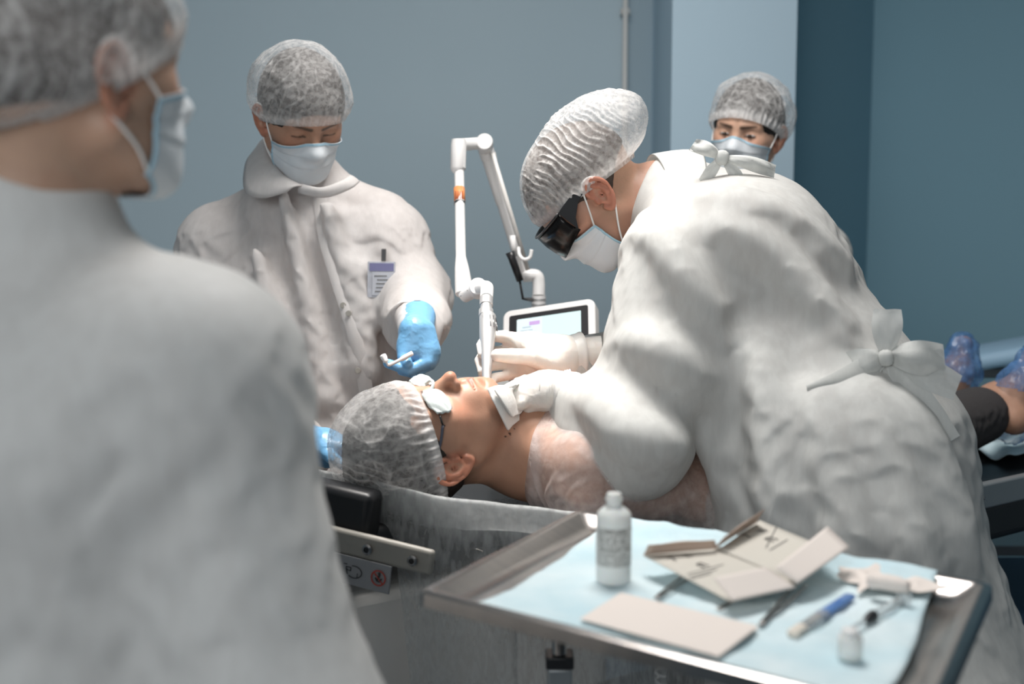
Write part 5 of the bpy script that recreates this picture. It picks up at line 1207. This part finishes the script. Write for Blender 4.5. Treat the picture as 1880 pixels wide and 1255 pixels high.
    for pg, lst in ((pgA, ((1261, 1055, 1328, 1037), (1265, 1060, 1316, 1046), (1268, 1064, 1306, 1053))), (pgB, ((1406, 1007, 1456, 976), (1413, 1011, 1446, 991)))):
        m_ = MB()
        for u0, v0, u1, v1 in lst:
            a, n_ = onpage(pg, u0, v0); b, _ = onpage(pg, u1, v1); w_ = nrm(np.cross(b-a, n_))*.0007; m_.add([a-w_, a+w_, b+w_, b-w_], [(0, 1, 2, 3)])
        m_.build('print_line', M['grey_ink'], t)
    # instruments under the wrapper
    def forceps(name, a, b, label, r=.0016, spread=.010, rings=False, cat='forceps'):
        o_ = thing(name, (a+b)/2*A(1, 1, 0)+A(0, 0, Z), label, cat); dr = nrm(b-a); sd = np.cross(A(0, 0, 1), dr); L = np.linalg.norm(b-a)
        for k in (-1, 1):
            pts = spline([a+sd*k*.0015, a+dr*L*.3+sd*k*spread*.55, a+dr*L*.7+sd*k*spread, b+sd*k*spread*1.1], 5)
            MB().tube(pts, [r*.6]+[r]*(len(pts)-1), 10).build('arm' if not rings else 'shank', M['steel'], o_, smooth=True)
            if rings:
                cc = b+sd*k*(spread*1.1+.009)+dr*.010; MB().tube([cc+dr*.012*math.cos(x_)+sd*.010*math.sin(x_) for x_ in np.linspace(0, 2*math.pi, 21)], .0018, 8).build('finger_ring', M['steel'], o_, smooth=True)
        if rings: V, F_ = lathe(a+dr*L*.3, [(.003, -.002), (.003, .003)], 14); MB().add(V, F_).build('hinge', M['steel'], o_)
        return o_
    forceps('tissue_forceps', T(1203, 1098, Z+.002), T(1300, 1030, Z+.002), 'steel forceps sticking out between bottle and opened wrapper', spread=.006)
    forceps('straight_scissors', T(1318, 1119, Z+.001), T(1372, 1085, Z+.002), 'slim steel tip showing between the closed packet and opened wrapper', spread=.002, cat='instrument')
    forceps('needle_holder', T(1396, 1147, Z+.002), T(1472, 1073, Z+.004), 'steel needle holder pointing out from under the right flap of the wrapper', r=.0020, spread=.005, rings=False, cat='needle holder')
    # scalpel with blue handle in clear guard
    a, b = T(1452, 1165, Z+.005), T(1562, 1093, Z+.005); t2 = thing('scalpel', (a+b)/2, 'disposable scalpel with blue handle and clear guard on the tray', 'scalpel'); x = nrm(b-a); R = frame(x=x, z=A(0, 0, 1)); L = np.linalg.norm(b-a)
    MB().box(b-x*L*.27, (L*.54, .0125, .006), R, bev=.0028).build('handle', M['cap_blue'], t2, smooth=True); MB().box(a+x*L*.30, (L*.50, .0135, .007), R, bev=.003).build('guard', M['clear'], t2, smooth=True)
    MB().box(a+x*L*.10, (L*.18, .013, .0085), R, bev=.004).build('guard_tip', M['cream'], t2, smooth=True); MB().box(a+x*L*.32, (L*.34, .005, .0012), R).build('blade', M['steel'], t2)
    m_ = MB()
    for k in range(6): m_.box(b-x*(L*.30-k*.0035)+A(0, 0, .0032), (.0012, .005, .0004), R)
    m_.build('moulded_mark', M['cap_blue'], t2)
    # syringe
    a, b = T(1545, 1162, Z+.006), T(1660, 1098, Z+.006); t3 = thing('syringe', (a+b)/2, 'small clear syringe with dark plunger lying beside the vial', 'syringe'); x = nrm(b-a); R = frame(z=x, x=A(0, 0, 1)); L = np.linalg.norm(b-a)
    V, F_ = lathe(a+x*L*.5, [(.005, 0), (.005, L*.5), (.009, L*.5), (.009, L*.515)], 24, R); smooth_angle(MB().add(V, F_).build('barrel', M['clear'], t3), 40)
    V, F_ = lathe(a+x*L*.36, [(.002, 0), (.0045, .004), (.0050, .012), (.006, .014), (.006, .019), (.004, .021)], 24, R); smooth_angle(MB().add(V, F_).build('plunger', M['blackp'], t3), 40)
    V, F_ = lathe(a, [(.0012, 0), (.002, L*.05), (.0026, L*.34)], 16, R); MB().add(V, F_).build('needle_cap', M['clear'], t3, smooth=True)
    # vial
    c = T(1560, 1207, Z); t4 = thing('vial', c, 'tiny frosted vial with white stopper near the front right of the tray', 'vial')
    V, F_ = lathe(c, [(.0105, 0), (.0118, .001), (.0118, .020), (.0105, .0225), (.008, .0235)], 32); MB().add(V, F_).build('jar', M['hdpe'], t4, smooth=True)
    V, F_ = lathe(c, [(.0075, .0235), (.0085, .0245), (.0085, .0275), (.0075, .0285)], 28); MB().add(V, F_).build('stopper', M['white_p'], t4, smooth=True)
    # crumpled gauze with a rolled piece on it
    c = T(1635, 1068, Z+.004); n_ = 34; V = []
    for i in range(n_):
        for j in range(n_): a, b = -1+2*i/(n_-1), -1+2*j/(n_-1); V.append(c+A(1, .06, 0)*a*(.050+.006*math.sin(b*5))+A(-.12, 1, 0)*b*(.040+.006*math.sin(a*4)))
    V = np.array(V); V[:, 2] += .004+.006*np.clip(noise(V, 45)+.7*ridged(V, 60)*.6, -.4, 2)
    g_ = mk('crumpled_gauze', V, gridmesh(n_, n_, False), M['paper']); g_.modifiers.new('t', 'SOLIDIFY').thickness = .001; md = g_.modifiers.new('s', 'SUBSURF'); md.render_levels = 1; tag(g_, 'crumpled cream gauze swab opened at the far right of the tray', 'gauze')
    a, b = T(1592, 1066, Z+.020), T(1668, 1078, Z+.020); r_ = mk('gauze_roll', *(lambda b_: (np.array(b_.v)+A(0, 0, .0015)*noise(np.array(b_.v), 90)[:, None], b_.f))(MB().tube(spline([a, a*.6+b*.4+A(0, .002, .001), b], 6), [.004]+[.0085]*10+[.007]*2, 18)), M['paper']); tag(r_, 'small rolled gauze lying on the crumpled swab', 'gauze roll')
build_tray_things()

# ------------------------------------------------------------------ things far behind, out of focus
def build_background():
    t = thing('side_trolley', (X(1840, 3.45), 3.45, 0), 'dark metal trolley with pale blue folded sheet board behind the patient\'s feet', 'trolley')
    c = P(1850, 690, 3.45); y = c[1]
    m = MB(); zt = P(1850, 683, 3.45)[2]
    for x0 in (-.28, .42): m.box((c[0]+x0, y, zt/2), (.03, .03, zt))
    m.box((c[0]+.07, y, zt), (.73, .03, .03)); m.box((c[0]+.07, y, zt*.5), (.73, .3, .03)); bevel(m.build('frame', M['steel_d'], t), .004)
    a, b = P(1788, 664, 3.40), P(1990, 628, 3.30); x = nrm(b-a)
    o = mk('folded_sheet', *(lambda b_: (np.array(b_.v), b_.f))(MB().box((a+b)/2+A(0, .06, .0), (np.linalg.norm(b-a), .30, .045), frame(x=x, z=A(0, 0, 1)), bev=.018)), M['bluebar']); tag(o, 'blurred pale blue folded sheet lying beyond the shoe covers', 'sheet')
    t = thing('swivel_stool', (1.30, 2.80, 0), 'dark blue upholstered stool in the shadow below the couch rail', 'stool')
    c = A(1.30, 2.80, 0)
    bevel(MB().box(c+A(0, 0, .50), (.46, .46, .09), bev=0).build('seat', M['bluecloth'], t), .03)
    MB().tube([c+A(0, 0, .46), c+A(0, 0, .12)], .025, 16).build('column', M['steel_d'], t, smooth=True)
    for k in range(5):
        a = 2*math.pi*k/5+.3; lg = MB().tube([c+A(0, 0, .12), c+A(.26*math.cos(a), .26*math.sin(a), .07)], [.02, .014], 10).build('leg', M['blackp'], t, smooth=True)
        V, F_ = lathe(c+A(.26*math.cos(a), .26*math.sin(a), .030), [(.024, -.012), (.028, -.006), (.028, .006), (.024, .012)], 18, frame(z=A(math.sin(a), -math.cos(a), 0), x=A(0, 0, 1))); MB().add(V, F_).build('castor', M['blackp'], lg, smooth=True)
build_background()
